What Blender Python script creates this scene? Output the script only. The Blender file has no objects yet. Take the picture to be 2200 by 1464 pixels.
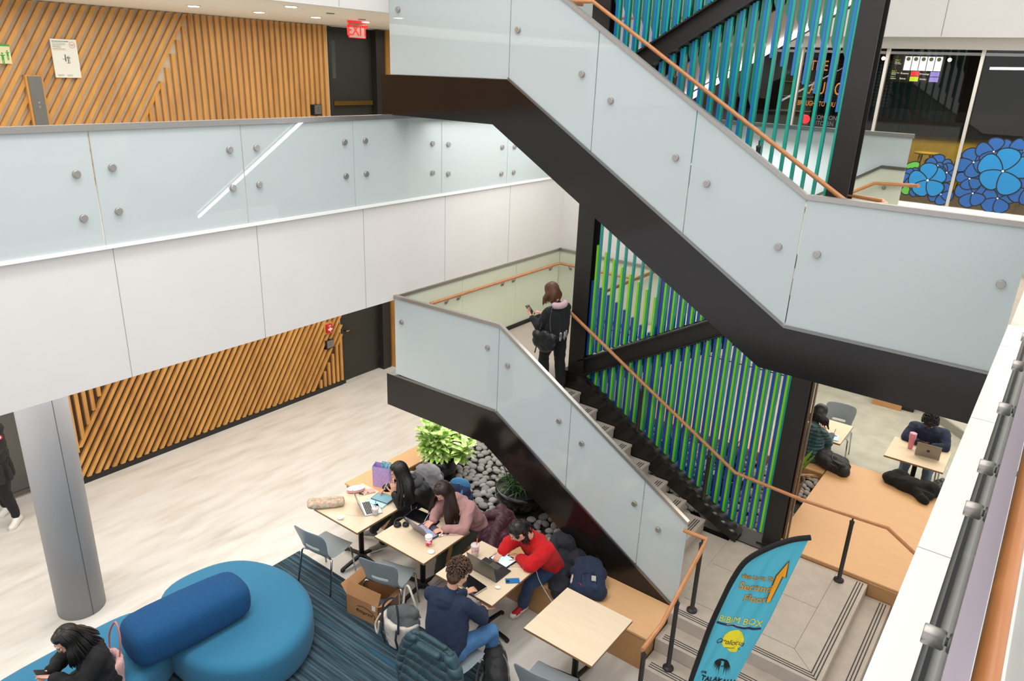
import bpy, bmesh, math, random
from mathutils import Vector, Matrix, noise
from math import sin, cos, pi, radians
SC = bpy.context.scene
COL = SC.collection
# ---------------------------------------------------------------- camera
cam_d = bpy.data.cameras.new('camera'); cam = bpy.data.objects.new('camera', cam_d); COL.objects.link(cam)
cam_d.sensor_width = 36.0; cam_d.sensor_fit = 'HORIZONTAL'; cam_d.lens = 1584.23 * 36 / 2200
def _cam_axes(yaw, pitch, roll):
    fw = Vector((cos(yaw)*cos(pitch), sin(yaw)*cos(pitch), -sin(pitch)))
    rt = Vector((sin(yaw), -cos(yaw), 0)); up = rt.cross(fw)
    return rt*cos(roll)+up*sin(roll), -rt*sin(roll)+up*cos(roll), fw
_r, _u, _f = _cam_axes(radians(126.48821556), radians(20.28543546), radians(2.28283363))
mw = Matrix((( _r.x, _u.x, -_f.x, 0), (_r.y, _u.y, -_f.y, 0), (_r.z, _u.z, -_f.z, 5.75), (0, 0, 0, 1)))
cam.matrix_world = mw; cam_d.clip_start = 0.05; cam_d.clip_end = 100
SC.camera = cam
# ---------------------------------------------------------------- world, exposure, area lights
w = bpy.data.worlds.new('world'); SC.world = w; w.use_nodes = True
w.node_tree.nodes['Background'].inputs[0].default_value = (0.95, 0.97, 1.0, 1)
w.node_tree.nodes['Background'].inputs[1].default_value = 0.60
SC.view_settings.view_transform = 'Standard'; SC.view_settings.look = 'None'
SC.view_settings.exposure = 0.85; SC.view_settings.gamma = 1.0
def area(name, loc, size, power, rot=(0, 0, 0), col=(1, 0.97, 0.93), spread=180):
    l = bpy.data.lights.new(name, 'AREA'); l.shape = 'RECTANGLE'; l.size, l.size_y = size; l.energy = power; l.color = col
    l.spread = radians(spread)
    o = bpy.data.objects.new(name, l); COL.objects.link(o); o.location = loc; o.rotation_euler = rot
    return o
area('atrium_ceiling_light', (-3.2, 5.0, 9.1), (6.0, 12.5), 280)
area('near_fill', (2.2, 1.5, 8.6), (3.5, 9.0), 125)  # added fill from the viewer's side, brightens the slat and stair fronts
area('planter_fill', (-5.75, 7.0, 1.44), (1.0, 1.0), 10)  # added fill under the lower landing for the pebbles and plant
area('atrium_downlight_bank', (-4.8, 2.6, 8.8), (0.8, 4.5), 35, spread=90)
area('corridor_light_upper', (-8.4, 4.5, 6.2), (2.6, 12.0), 100, col=(1, 0.95, 0.87))
area('corridor_light_lower', (-8.2, 4.5, 2.9), (2.8, 12.0), 140, col=(1, 0.96, 0.9))
area('back_area_light', (-1.8, 12.8, 2.88), (6.5, 3.0), 110, col=(1, 0.95, 0.88))
area('platform_fill', (-0.9, 8.6, 3.2), (1.3, 1.8), 26, col=(1, 0.9, 0.76))  # added fill under the slab, lifts its shade on the platform
area('food_court_strip_light', (-2.6, 11.0, 6.18), (6.5, 1.2), 70)
area('under_stair_fill', (-5.6, 8.2, 5.1), (1.6, 2.8), 28)  # added fill below the upper landing, no fitting modelled
area('back_flight_fill', (-3.4, 9.1, 5.0), (1.6, 1.2), 25)  # added fill to brighten the glass along the back flight
area('food_court_fill', (-1.4, 12.8, 6.25), (4, 1.2), 120, col=(1, .85, .6))  # added warm fill so the counter shows through the glass
# ---------------------------------------------------------------- materials
def lin(c):
    if isinstance(c, str):
        c = c.lstrip('#'); c = [int(c[i:i+2], 16)/255 for i in (0, 2, 4)]
        return tuple((x/12.92 if x <= .04045 else ((x+.055)/1.055)**2.4) for x in c) + (1,)
    return tuple(c) + (1,)
_m = {}
def M(name, col='#808080', rough=.5, metal=0, spec=.5, n=None, n2=None, bump=0, bscale=200, coat=0, emit=0, sheen=0, alpha=1, trans=0, stretch=(1, 1, 1), tr=None):
    """procedural principled material: n=(scale, second colour, sharpness) blends a noise; stretch scales the coords"""
    if name in _m: return _m[name]
    m = bpy.data.materials.new(name); m.use_nodes = True; nt = m.node_tree; b = nt.nodes['Principled BSDF']
    b.inputs['Base Color'].default_value = lin(col); b.inputs['Roughness'].default_value = rough
    b.inputs['Metallic'].default_value = metal; b.inputs['Specular IOR Level'].default_value = spec
    b.inputs['Coat Weight'].default_value = coat; b.inputs['Coat Roughness'].default_value = .06
    b.inputs['Sheen Weight'].default_value = sheen; b.inputs['Alpha'].default_value = alpha
    b.inputs['Transmission Weight'].default_value = trans
    tc = nt.nodes.new('ShaderNodeTexCoord'); mp = nt.nodes.new('ShaderNodeMapping'); mp.inputs['Scale'].default_value = stretch
    nt.links.new(tc.outputs['Object'], mp.inputs['Vector'])
    if n:
        t = nt.nodes.new('ShaderNodeTexNoise'); t.inputs['Scale'].default_value = n[0]; t.inputs['Detail'].default_value = 6
        nt.links.new(mp.outputs[0], t.inputs['Vector'])
        cr = nt.nodes.new('ShaderNodeValToRGB'); s = n[2]/2
        cr.color_ramp.elements[0].position = .5-s; cr.color_ramp.elements[1].position = .5+s
        cr.color_ramp.elements[0].color = lin(col); cr.color_ramp.elements[1].color = lin(n[1])
        nt.links.new(t.outputs['Fac'], cr.inputs[0]); out = cr.outputs[0]
        if n2:
            t2 = nt.nodes.new('ShaderNodeTexNoise'); t2.inputs['Scale'].default_value = n2[0]; t2.inputs['Detail'].default_value = 3
            nt.links.new(mp.outputs[0], t2.inputs['Vector'])
            c2 = nt.nodes.new('ShaderNodeValToRGB'); c2.color_ramp.elements[0].position = .5-n2[2]/2; c2.color_ramp.elements[1].position = .5+n2[2]/2
            nt.links.new(t2.outputs['Fac'], c2.inputs[0])
            mx = nt.nodes.new('ShaderNodeMix'); mx.data_type = 'RGBA'; mx.inputs[7].default_value = lin(n2[1])
            nt.links.new(c2.outputs[0], mx.inputs[0]); nt.links.new(out, mx.inputs[6]); out = mx.outputs[2]
        nt.links.new(out, b.inputs['Base Color'])
    if bump:
        t = nt.nodes.new('ShaderNodeTexNoise'); t.inputs['Scale'].default_value = bscale; t.inputs['Detail'].default_value = 4
        nt.links.new(mp.outputs[0], t.inputs['Vector'])
        bp = nt.nodes.new('ShaderNodeBump'); bp.inputs['Strength'].default_value = bump; bp.inputs['Distance'].default_value = .01
        nt.links.new(t.outputs['Fac'], bp.inputs['Height']); nt.links.new(bp.outputs[0], b.inputs['Normal'])
    if emit:
        b.inputs['Emission Color'].default_value = lin(col); b.inputs['Emission Strength'].default_value = emit
    if tr:   # milky interlayer: part of the light passes diffusely
        ts = nt.nodes.new('ShaderNodeBsdfTranslucent'); ts.inputs[0].default_value = lin(tr[1])
        ad = nt.nodes.new('ShaderNodeMixShader'); ad.inputs[0].default_value = tr[0]
        nt.links.new(b.outputs[0], ad.inputs[1]); nt.links.new(ts.outputs[0], ad.inputs[2])
        nt.links.new(ad.outputs[0], nt.nodes['Material Output'].inputs[0])
    _m[name] = m; return m
def Mclear(name, tint='#f2f8f6', gloss=.09, rough=0.02):
    """thin clear glass: transparent with a fresnel-weighted mirror"""
    if name in _m: return _m[name]
    m = bpy.data.materials.new(name); m.use_nodes = True; nt = m.node_tree; nt.nodes.remove(nt.nodes['Principled BSDF'])
    t = nt.nodes.new('ShaderNodeBsdfTransparent'); t.inputs[0].default_value = lin(tint)
    g = nt.nodes.new('ShaderNodeBsdfGlossy'); g.inputs['Roughness'].default_value = rough
    lw = nt.nodes.new('ShaderNodeFresnel'); lw.inputs[0].default_value = 1.5
    mx = nt.nodes.new('ShaderNodeMixShader'); nt.links.new(lw.outputs[0], mx.inputs[0])
    nt.links.new(t.outputs[0], mx.inputs[1]); nt.links.new(g.outputs[0], mx.inputs[2])
    nt.links.new(mx.outputs[0], nt.nodes['Material Output'].inputs[0]); _m[name] = m; return m
WHITE = M('painted_white_panel', '#e0dcd9', .45, n=(3, '#dcd8d6', .6))
WHITEB = M('white_solid_surface', '#f4f4f2', .3)
FROST = M('frosted_glass', '#cdd6d8', .02, spec=.6, coat=.0, tr=(.25, '#dfe8e8'))
FROSTG = M('frosted_glass_light_tinted', '#e3e8d6', .02, spec=.6, coat=.0, tr=(.25, '#eef2e0'))  # yellow-green tint of the light put into the glass colour
STEEL = M('brushed_stainless', '#bdb7b1', .34, .85, n=(60, '#a39e9a', .8), stretch=(1, 1, 6))
STEELD = M('dark_bronze_steel', '#1e1917', .14, .0, spec=.42, coat=.06, n=(4, '#191513', .6))
STEELC = M('charcoal_steel_beam', '#2b2724', .45, .1, n=(5, '#231f1d', .7))
OAKR = M('oak_handrail', '#c98c5c', .38, coat=.2, n=(14, '#b87846', .5), stretch=(1, 1, 1))
TERR = M('terrazzo', '#b5a99d', .5, n=(90, '#c6bcb0', .25), n2=(7, '#ab9f94', .8))
GRIP = M('dark_grip_strip', '#3a3837', .8)
PLY = M('pale_oak_veneer', '#dfb283', .5, n=(5, '#d5a573', .7), stretch=(1, 7, 7))
PLYS = M('tan_oak_veneer', '#b98c5c', .55, n=(5, '#a97d50', .7), stretch=(1, 6, 6))
TABLE = M('birch_laminate', '#e2d0b6', .42, n=(4, '#d8c4a6', .6), stretch=(1, 14, 14))
BLACK = M('black_metal', '#151414', .45, .3)
BLKP = M('black_plastic', '#121212', .35)
CHROME = M('chrome', '#b5b5b5', .12, 1)
SLATW = M('oak_slats', '#c58a44', .5, n=(3.2, '#96602c', .5), n2=(.9, '#d8a258', .7), stretch=(3, 4, 1))
DARKD = M('dark_olive_door', '#2b2a22', .5, n=(40, '#25241e', .5))
# ---------------------------------------------------------------- mesh helpers
def bx(bm, lo, hi, mi=0):
    x0, y0, z0 = lo; x1, y1, z1 = hi
    v = [bm.verts.new(p) for p in ((x0,y0,z0),(x1,y0,z0),(x1,y1,z0),(x0,y1,z0),(x0,y0,z1),(x1,y0,z1),(x1,y1,z1),(x0,y1,z1))]
    for q in ((0,3,2,1),(4,5,6,7),(0,1,5,4),(1,2,6,5),(2,3,7,6),(3,0,4,7)):
        f = bm.faces.new([v[i] for i in q]); f.material_index = mi
    return v
def prism(bm, pts, d, mi=0):
    """extrude a planar polygon (3D points) by vector d"""
    d = Vector(d); a = [bm.verts.new(Vector(p)) for p in pts]; b = [bm.verts.new(Vector(p)+d) for p in pts]; n = len(a)
    fs = [bm.faces.new(list(reversed(a))), bm.faces.new(b)]
    for i in range(n): fs.append(bm.faces.new((a[i], a[(i+1) % n], b[(i+1) % n], b[i])))
    for f in fs: f.material_index = mi
def tube(bm, pts, r, seg=10, cap=True, mi=0, closed=False):
    pts = [Vector(p) for p in pts]; rs = r if isinstance(r, (list, tuple)) else [r]*len(pts); rings = []; n = len(pts)
    prev = None
    for i, p in enumerate(pts):
        if closed: t = (pts[(i+1) % n]-pts[i-1])
        else: t = (pts[min(i+1, n-1)]-pts[max(i-1, 0)])
        t = t.normalized()
        if prev is None: a = t.orthogonal().normalized()
        else:
            a = (prev - t*prev.dot(t))
            a = a.normalized() if a.length > 1e-5 else t.orthogonal().normalized()
        prev = a; b = t.cross(a)
        sc = 1.0
        if 0 < i < n-1:
            c = max(.35, abs((pts[i]-pts[i-1]).normalized().dot(t))); sc = 1/c
        rings.append([bm.verts.new(p+(a*cos(2*pi*k/seg)+b*sin(2*pi*k/seg))*rs[i]*(1 if sc < 1.02 else min(sc, 1.3))) for k in range(seg)])
    for i in range(n if closed else n-1):
        A, B = rings[i], rings[(i+1) % n]
        for k in range(seg):
            f = bm.faces.new((A[k], A[(k+1) % seg], B[(k+1) % seg], B[k])); f.smooth = True; f.material_index = mi
    if cap and not closed:
        bm.faces.new(list(reversed(rings[0]))).material_index = mi; bm.faces.new(rings[-1]).material_index = mi
def lathe(bm, prof, c=(0, 0, 0), seg=24, mi=0, M4=None, cap=True):
    c = Vector(c); rings = []
    for r, z in prof:
        ring = []
        for k in range(seg):
            p = Vector((r*cos(2*pi*k/seg), r*sin(2*pi*k/seg), z))
            if M4: p = M4 @ p
            ring.append(bm.verts.new(p+c))
        rings.append(ring)
    for i in range(len(rings)-1):
        A, B = rings[i], rings[i+1]
        for k in range(seg):
            f = bm.faces.new((A[k], A[(k+1) % seg], B[(k+1) % seg], B[k])); f.smooth = True; f.material_index = mi
    if cap:
        bm.faces.new(list(reversed(rings[0]))).material_index = mi; bm.faces.new(rings[-1]).material_index = mi
def mkmesh(name, bm, mats, smooth=None):
    bmesh.ops.recalc_face_normals(bm, faces=bm.faces)
    me = bpy.data.meshes.new(name); bm.to_mesh(me); bm.free()
    for m in (mats if isinstance(mats, (list, tuple)) else [mats]): me.materials.append(m)
    if smooth:
        for p in me.polygons: p.use_smooth = True
    return me
def obj(name, bm, mats, parent=None, bev=0, smooth=False, sub=0, world=True, label=None):
    me = mkmesh(name, bm, mats, smooth); o = bpy.data.objects.new(name, me); COL.objects.link(o)
    if parent:
        o.parent = parent
        if world: o.matrix_parent_inverse = root_matrix(parent).inverted()
    if bev:
        md = o.modifiers.new('bevel', 'BEVEL'); md.width = bev; md.segments = 2; md.limit_method = 'ANGLE'; md.angle_limit = radians(40)
    if sub:
        md = o.modifiers.new('sub', 'SUBSURF'); md.levels = md.render_levels = sub
    if label: o['label'] = label
    return o
def root_matrix(o):
    m = Matrix.LocRotScale(o.location, o.rotation_euler, o.scale)
    return (root_matrix(o.parent) @ o.matrix_parent_inverse @ m) if o.parent else m
def thing(name, label, cat, loc=(0, 0, 0), rz=0, group=None):
    o = bpy.data.objects.new(name, None); COL.objects.link(o); o.location = loc; o.rotation_euler = (0, 0, rz)
    o.empty_display_size = .1; o['label'] = label; o['category'] = cat
    if group: o['group'] = group
    return o
def tag(o, label, cat, group=None, kind=None):
    o['label'] = label; o['category'] = cat
    if group: o['group'] = group
    if kind: o['kind'] = kind
    return o
def struct(name, bm, m, **k):
    o = obj(name, bm, m, **k); o['kind'] = 'structure'; return o
def B(*boxes):
    bm = bmesh.new()
    for lo, hi in boxes: bx(bm, lo, hi)
    return bm
def P(pts, d):
    bm = bmesh.new(); prism(bm, pts, d); return bm
def T(pts, r, seg=10, closed=False):
    bm = bmesh.new(); tube(bm, pts, r, seg, closed=closed); return bm
def L(prof, c=(0, 0, 0), seg=24, M4=None):
    bm = bmesh.new(); lathe(bm, prof, c, seg, M4=M4); return bm
def copy_tree(o, parent=None):
    c = o.copy(); COL.objects.link(c)
    if parent: c.parent = parent
    for ch in list(o.children): copy_tree(ch, c)
    return c
def place(o, loc, rz=0, label=None, group=None, rot=None):
    o.location = loc; o.rotation_euler = rot if rot else (0, 0, rz)
    if label: o['label'] = label
    if group: o['group'] = group
    return o
def text(name, s, loc, X, Y, size, m, parent=None, align='LEFT', ext=.001, shear=0, sx=1.0, bold=0):
    """text lying in the plane of unit vectors X (reading direction) and Y (up)"""
    cu = bpy.data.curves.new(name, 'FONT'); cu.body = s; cu.size = size; cu.extrude = ext; cu.align_x = align; cu.shear = shear; cu.offset = bold
    cu.resolution_u = 4
    to = bpy.data.objects.new(name+'_t', cu); COL.objects.link(to)
    dg = bpy.context.evaluated_depsgraph_get(); me = bpy.data.meshes.new_from_object(to.evaluated_get(dg))
    bpy.data.objects.remove(to); me.materials.clear(); me.materials.append(m)
    X = Vector(X).normalized(); Y = Vector(Y).normalized(); Z = X.cross(Y); loc = Vector(loc)
    for v in me.vertices: v.co = loc + X*v.co.x*sx + Y*v.co.y + Z*v.co.z
    o = bpy.data.objects.new(name, me); COL.objects.link(o)
    if parent: o.parent = parent; o.matrix_parent_inverse = root_matrix(parent).inverted()
    return o
def disc(bm, c, nrm, r, th, seg=20, mi=0):
    q = Vector((0, 0, 1)).rotation_difference(Vector(nrm)).to_matrix().to_4x4()
    lathe(bm, [(r*.92, 0), (r, th*.15), (r, th*.8), (r*.9, th)], c, seg, mi, q)
# ================================================================ SETTING
FLOORM = M('stone_look_plank_floor', '#d3cfc9', .36, n=(1.6, '#c0b9ae', .3), n2=(2.2, '#dad7d2', .4), stretch=(3.4, .7, 1))
CONC = M('polished_concrete', '#b1b1a3', .4, n=(1.1, '#c0c0b3', .5), n2=(4, '#a3a193', .5))
struct('floor', B(((-14, -4, -.2), (4, 10.75, 0))), FLOORM)
struct('floor_concrete', B(((-14, 10.75, -.2), (5, 18, 0))), CONC)
# carpet with streaks along X
def carpet_mat():
    m = bpy.data.materials.new('striped_carpet'); m.use_nodes = True; nt = m.node_tree; b = nt.nodes['Principled BSDF']; b.inputs['Roughness'].default_value = .95
    tc = nt.nodes.new('ShaderNodeTexCoord')
    def nz(sc, st, det):
        mp = nt.nodes.new('ShaderNodeMapping'); mp.inputs['Scale'].default_value = st; nt.links.new(tc.outputs['Object'], mp.inputs[0])
        t = nt.nodes.new('ShaderNodeTexNoise'); t.inputs['Scale'].default_value = sc; t.inputs['Detail'].default_value = det; nt.links.new(mp.outputs[0], t.inputs['Vector']); return t.outputs['Fac']
    a = nz(6, (.18, 6, 1), 6); c = nz(3, (.12, 3.5, 1), 3)
    r1 = nt.nodes.new('ShaderNodeValToRGB'); e = r1.color_ramp.elements; e[0].position = .36; e[0].color = lin('#1a242d'); e[1].position = .62; e[1].color = lin('#425a66')
    e2 = e.new(.5); e2.color = lin('#273e4a'); nt.links.new(a, r1.inputs[0])
    r2 = nt.nodes.new('ShaderNodeValToRGB'); r2.color_ramp.elements[0].position = .6; r2.color_ramp.elements[1].position = .66; nt.links.new(c, r2.inputs[0])
    mx = nt.nodes.new('ShaderNodeMix'); mx.data_type = 'RGBA'; mx.inputs[7].default_value = lin('#1b5068')
    nt.links.new(r2.outputs[0], mx.inputs[0]); nt.links.new(r1.outputs[0], mx.inputs[6]); nt.links.new(mx.outputs[2], b.inputs['Base Color']); return m
tag(obj('carpet', B(((-6.61, -3.5, 0), (-2.2, 4.66, .008))), carpet_mat()), 'dark teal and navy streaked carpet tiles under the blue sofa', 'carpet')
# left wall
struct('wall_left', B(((-10.9, -4, 0), (-10.64, 3.42, 4.1)), ((-10.9, -4, 4.1), (-10.18, 3.42, 9.3)), ((-10.9, 3.42, 0), (-10.18, 8.44, 9.3)), ((-10.6, 9.62, 0), (-10.18, 18, 9.3)), ((-10.6, 8.44, 2.9), (-10.18, 9.62, 4.1)), ((-10.6, 8.44, 6.28), (-10.18, 9.62, 9.3))), M('pale_wall_backing', '#c9bda8', .8))
struct('wall_far', B(((-10.6, 17.6, 0), (5, 18, 9.3)), ((-10.6, 14.9, 0), (-4.5, 15.1, 2.95))), M('warm_white_paint', '#e6e4dc', .7))
# concrete-grey lift front at far left, behind the standing person
lift = thing('elevator_door', 'brushed grey elevator doors in the wall behind the person in the black parka', 'elevator door', (-10.6, 2.2, 0))
GREYD = M('grey_metal_door', '#6f6d69', .35, .6)
obj('door_panel', B(((-10.63, 1.5, .03), (-10.59, 2.42, 2.5))), GREYD, lift); obj('door_panel', B(((-10.63, 2.44, .03), (-10.59, 3.38, 2.5))), GREYD, lift)
obj('sill', B(((-10.58, 1.4, 0), (-10.45, 3.4, .02))), STEEL, lift); obj('frame', B(((-10.58, 3.36, 0), (-10.5, 3.4, 2.9)), ((-10.58, 1.0, 2.5), (-10.5, 3.36, 2.9))), GREYD, lift)
# second floor slab, its fascia and ceilings
def joints(ys, z0, z1, X, name, th=.004):
    bm = bmesh.new()
    for y in ys: bx(bm, (X-.001, y-th/2, z0), (X+.0015, y+th/2, z1))
    return bm
JM = M('panel_joint', '#8a807a', .8)
struct('ceiling_lower_left', B(((-10.2, -4, 2.95), (-6.56, 18, 4.1))), M('white_soffit', '#e9e5d9', .7))
struct('trim_1', B(((-6.56, -4, 2.945), (-6.50, 10.05, 4.165))), WHITE)
struct('trim_2', B(((-6.58, -4, 4.165), (-6.46, 10.05, 4.195))), WHITEB)
struct('trim_3', joints([-.0, 1.49, 2.925, 4.36, 5.785, 7.2, 8.6], 2.946, 4.16, -6.5, 'j'), JM)
struct('ceiling_lower_back', B(((-6.56, 10.11, 2.95), (-.16, 18, 4.1)), ((-.14, 6.2, 2.95), (5, 18, 4.1))), M('white_soffit', '#e9e5d9', .7))
struct('wall_back_fascia', B(((-6.5, 10.05, 2.945), (-1.65, 10.11, 4.165))), WHITE)
bm = bmesh.new()
for x in (-5.75, -4.95, -3.8, -2.65): bx(bm, (x-.002, 10.0485, 2.95), (x+.002, 10.051, 4.16))
struct('trim_4', bm, JM)
# upper soffit over the left balcony and atrium fascias above
struct('ceiling_upper_left', B(((-10.2, -4, 6.285), (-6.56, 12, 6.4))), M('white_soffit', '#e9e5d9', .7))
struct('wall_upper_left', B(((-6.56, -4, 6.27), (-6.5, 12, 9.2))), WHITE)
struct('trim_5', joints([1.6, 3.9, 5.55, 7.2, 8.85], 6.28, 9.2, -6.5, 'j'), JM)
struct('wall_upper_back', B(((-6.5, 11.9, 6.35), (5, 12.1, 9.2))), WHITE)
bm = bmesh.new()
for x in (-5.2, -3.6, -1.9, -.2): bx(bm, (x-.003, 11.897, 6.36), (x+.003, 11.902, 9.2))
struct('trim_6', bm, JM)
struct('ceiling_atrium', B(((-10.2, -4, 9.2), (5, 18, 9.3))), M('white_ceiling', '#dddddd', .8))
struct('ceiling_food_court', B(((-6.5, 12.1, 6.3), (5, 17.6, 6.4))), M('dark_ceiling', '#1c1a18', .8))
struct('floor_food_court', B(((-6.5, 12.0, 4.1), (5, 17.6, 4.12))), M('dark_floor', '#3a342c', .4))
struct('floor_walkway', B(((-10.2, 10.05, 4.1), (-.14, 12.0, 4.12))), FLOORM)
struct('floor_balcony_left', B(((-10.2, -4, 4.1), (-6.56, 10.05, 4.12))), FLOORM)
# near balcony where the viewer stands
struct('floor_near_balcony', B(((.178, -5, 4.1), (5, 6.2, 4.12))), M('pale_concrete', '#bdbdb8', .5, n=(3, '#aeaea8', .5)))
struct('wall_near_fascia', B(((-.145, -5, 2.9), (.178, 6.2, 4.08))), WHITE)
struct('trim_7', B(((.075, -5, 4.08), (.178, 6.2, 4.14))), WHITEB)
bm = bmesh.new()
ys = [-5, -.1, 1.33, 2.764, 4.2, 5.63, 6.2]
for a, b in zip(ys[:-1], ys[1:]): bx(bm, (-.147, a+.003, 4.08), (-.038, b-.003, 4.15))
struct('trim_8', bm, WHITEB)
# column
bm = bmesh.new(); lathe(bm, [(.235, 0), (.235, 2.95)], (-7.62, 2.52, 0), 48)
bx(bm, (-7.386, 2.535, 0), (-7.384, 2.539, 2.95), 1)
tag(obj('column', bm, [M('grey_column_cladding', '#97979a', .5, n=(90, '#8f8f92', .5)), M('seam', '#3d3d3f', .8)]), 'thick round grey column standing under the left balcony', 'column')
# ================================================================ WOOD SLAT WALLS
def slat_wall(name, label, y0, y1, z0, z1, lineL, lineR, dep=.05, X=-10.18, base=True, skip=()):
    """lineL/lineR: (y at z0, slope dz/dy) bounding the diagonal zone; verticals outside it"""
    root = thing(name, label, 'slat wall', (X, (y0+y1)/2, z0))
    rnd = random.Random(5); bm = bmesh.new(); pit = .1; wd = .048
    zb = z0+(.1 if base else 0)
    s = 1.55  # slope of the diagonal slats
    ph = pit*math.sqrt(1+1/s**2)/1.0
    def zl(line, y): return z0+(y-line[0])*line[1]
    # diagonal slats: y(z) = c + (z-zb)/s
    hw = wd*math.sqrt(1+1/(s*s))/2*1.0
    c = y0-(z1-zb)/s
    while c < y1:
        za, ze = zb, z1
        # clip to wall range
        za = max(za, zb+(y0-c)*s); ze = min(ze, zb+(y1-c)*s)
        def inter(line):
            # z where slat meets line z = z0+(y-l0)*k
            l0, k = line; return None if abs(k-s) < 1e-3 else ((c-zb/s-l0)*k+z0)/(1-k/s)
        if lineL:   # keep below/right of lineL
            z = inter(lineL); ymid = c+((za+ze)/2-zb)/s
            if z is None:
                if (za+ze)/2 > zl(lineL, ymid): c += ph; continue
            else:
                # point is right of line if z < line(y)
                if lineL[1] > s: 
                    # line steeper: slat lies right of the line below z, left above
                    if za < zl(lineL, c+(za-zb)/s): pass
                    below = zb+0.0
                f0 = za < zl(lineL, c+(za-zb)/s); f1 = ze < zl(lineL, c+(ze-zb)/s)
                if not f0 and not f1: c += ph; continue
                if f0 and not f1: ze = min(ze, z)
                if f1 and not f0: za = max(za, z)
        if lineR:
            z = inter(lineR); f0 = za > zl(lineR, c+(za-zb)/s); f1 = ze > zl(lineR, c+(ze-zb)/s)
            if not f0 and not f1: c += ph; continue
            if z is not None:
                if f0 and not f1: ze = min(ze, z)
                if f1 and not f0: za = max(za, z)
        if ze-za > .03:
            ya, ye = c+(za-zb)/s, c+(ze-zb)/s; d = dep*(.85+.3*rnd.random())
            prism(bm, [(X, ya-hw, za), (X, ya+hw, za), (X, ye+hw, ze), (X, ye-hw, ze)], (d, 0, 0))
        c += ph
    y = y0+.03
    while y < y1:
        segs = []
        if lineL:
            z = zl(lineL, y)
            if z < z1: segs.append((max(z, zb), z1))
        if lineR:
            z = zl(lineR, y)
            if z > zb: segs.append((zb, min(z, z1)))
        for a, b in segs:
            if b-a > .02: bx(bm, (X, y-wd/2, a), (X+dep, y+wd/2, b))
        y += pit
    # leave gaps for wall devices
    obj('wood_slats', bm, SLATW, root)
    if base: obj('backing_board', B(((X, y0, z0+.1), (X+.006, y1, z1))), M('dark_backing', '#4a3524', .8), root)
    if base: obj('skirting', B(((X, y0, z0), (X+.03, y1, z0+.1))), M('black_skirting', '#1e1c19', .5), root)
    return root
low = slat_wall('slat_wall', 'diagonal oak slat wall on the ground floor between the column and the grey door', 3.45, 8.40, 0.0, 2.93, (3.40, 1.82), (7.70, 1.42), base=True)
upp = slat_wall('slat_wall', 'oak slat wall behind the left balcony, half diagonal and half vertical', -2.0, 8.40, 4.12, 6.27, None, (4.81, 1.78), base=False)
for z0, z1, lb in ((0, 2.93, 'short strip of oak slats right of the ground floor grey door'), (4.12, 6.27, 'short strip of oak slats right of the dark exit door upstairs')):
    sr = thing('slat_wall', lb, 'slat wall', (-10.18, 10.2, z0)); bm = bmesh.new(); y = 9.80
    while y < 11.5: bx(bm, (-10.18, y, z0+.06), (-10.12, y+.056, z1)); y += .1
    obj('wood_slats', bm, SLATW, sr); obj('edge_board', B(((-10.18, 9.66, z0), (-10.03, 9.72, z1))), SLATW, sr)
# dark shadow board behind lower slats' left part
# ---- doors
def door(n, z0, z1, bars):
    d = bpy.data.objects.new('door_%d' % n, None); COL.objects.link(d); d.location = (-10.2, 9.0, z0); d['kind'] = 'structure'
    obj('door_leaf', B(((-10.3, 8.48, z0+.01), (-10.25, 9.42, z1))), DARKD, d)
    obj('door_frame', B(((-10.32, 8.42, z0), (-10.16, 8.48, z1)), ((-10.32, 9.42, z0), (-10.12, 9.62, z1))), M('door_frame_dark', '#221f1b', .5), d)
    BR = M('brass_bar', '#a07a3c', .3, .9)
    if bars:
        obj('push_bar', B(((-10.24, 8.5, z0+.93), (-10.17, 9.36, z0+1.0))), BR, d)
        obj('vision_panel', B(((-10.245, 8.54, z0+1.35), (-10.24, 8.62, z0+1.95))), M('door_glass', '#4e5a54', .1), d)
    else:
        obj('door_handle', T([(-10.24, 8.56, 1.02), (-10.18, 8.56, 1.02), (-10.18, 8.68, 1.02)], .012), BR, d)
        for z in (.25, 1.7): obj('hinge', B(((-10.25, 9.41, z), (-10.24, 9.43, z+.1))), BR, d)
    return d
door(1, 0, 2.9, False); door(2, 4.12, 6.27, True)
# ---- wall devices
s = thing('exit_sign', 'red lit sign reading EXIT hanging from the soffit by the upstairs door', 'exit sign', (-8.5, 7.56, 6.28))
obj('sign_plate', B(((-8.505, 7.42, 6.065), (-8.495, 7.71, 6.25))), M('exit_plate', '#a8958c', .3), s)
obj('edge_frame', B(((-8.51, 7.415, 6.06), (-8.49, 7.715, 6.068)), ((-8.51, 7.415, 6.06), (-8.49, 7.42, 6.25)), ((-8.51, 7.71, 6.06), (-8.49, 7.715, 6.25)), ((-8.515, 7.40, 6.25), (-8.485, 7.73, 6.28))), M('red_edge', '#e03038', .3, emit=.3), s)
text('lettering', 'EXIT', (-8.493, 7.565, 6.095), (0, 1, 0), (0, 0, 1), .19, M('exit_red', '#ff1a14', .4, emit=.9), s, 'CENTER', bold=.003)
GREENP = M('poster_green', '#3d9a34', .6); PAPER = M('poster_paper', '#dfe0d6', .25); CREAM = M('cream_paper', '#d9d3ae', .5)
s = thing('poster', 'white evacuation plan poster with a red stamp on the upper slat wall', 'poster', (-10.1, 4.34, 5.43))
obj('sheet', B(((-10.12, 4.195, 5.435), (-10.105, 4.49, 5.872))), PAPER, s)
GT = M('grey_print', '#6f6f6a', .6); RT = M('red_print', '#c8403a', .6)
bm = bmesh.new(); rr = random.Random(2)
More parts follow.
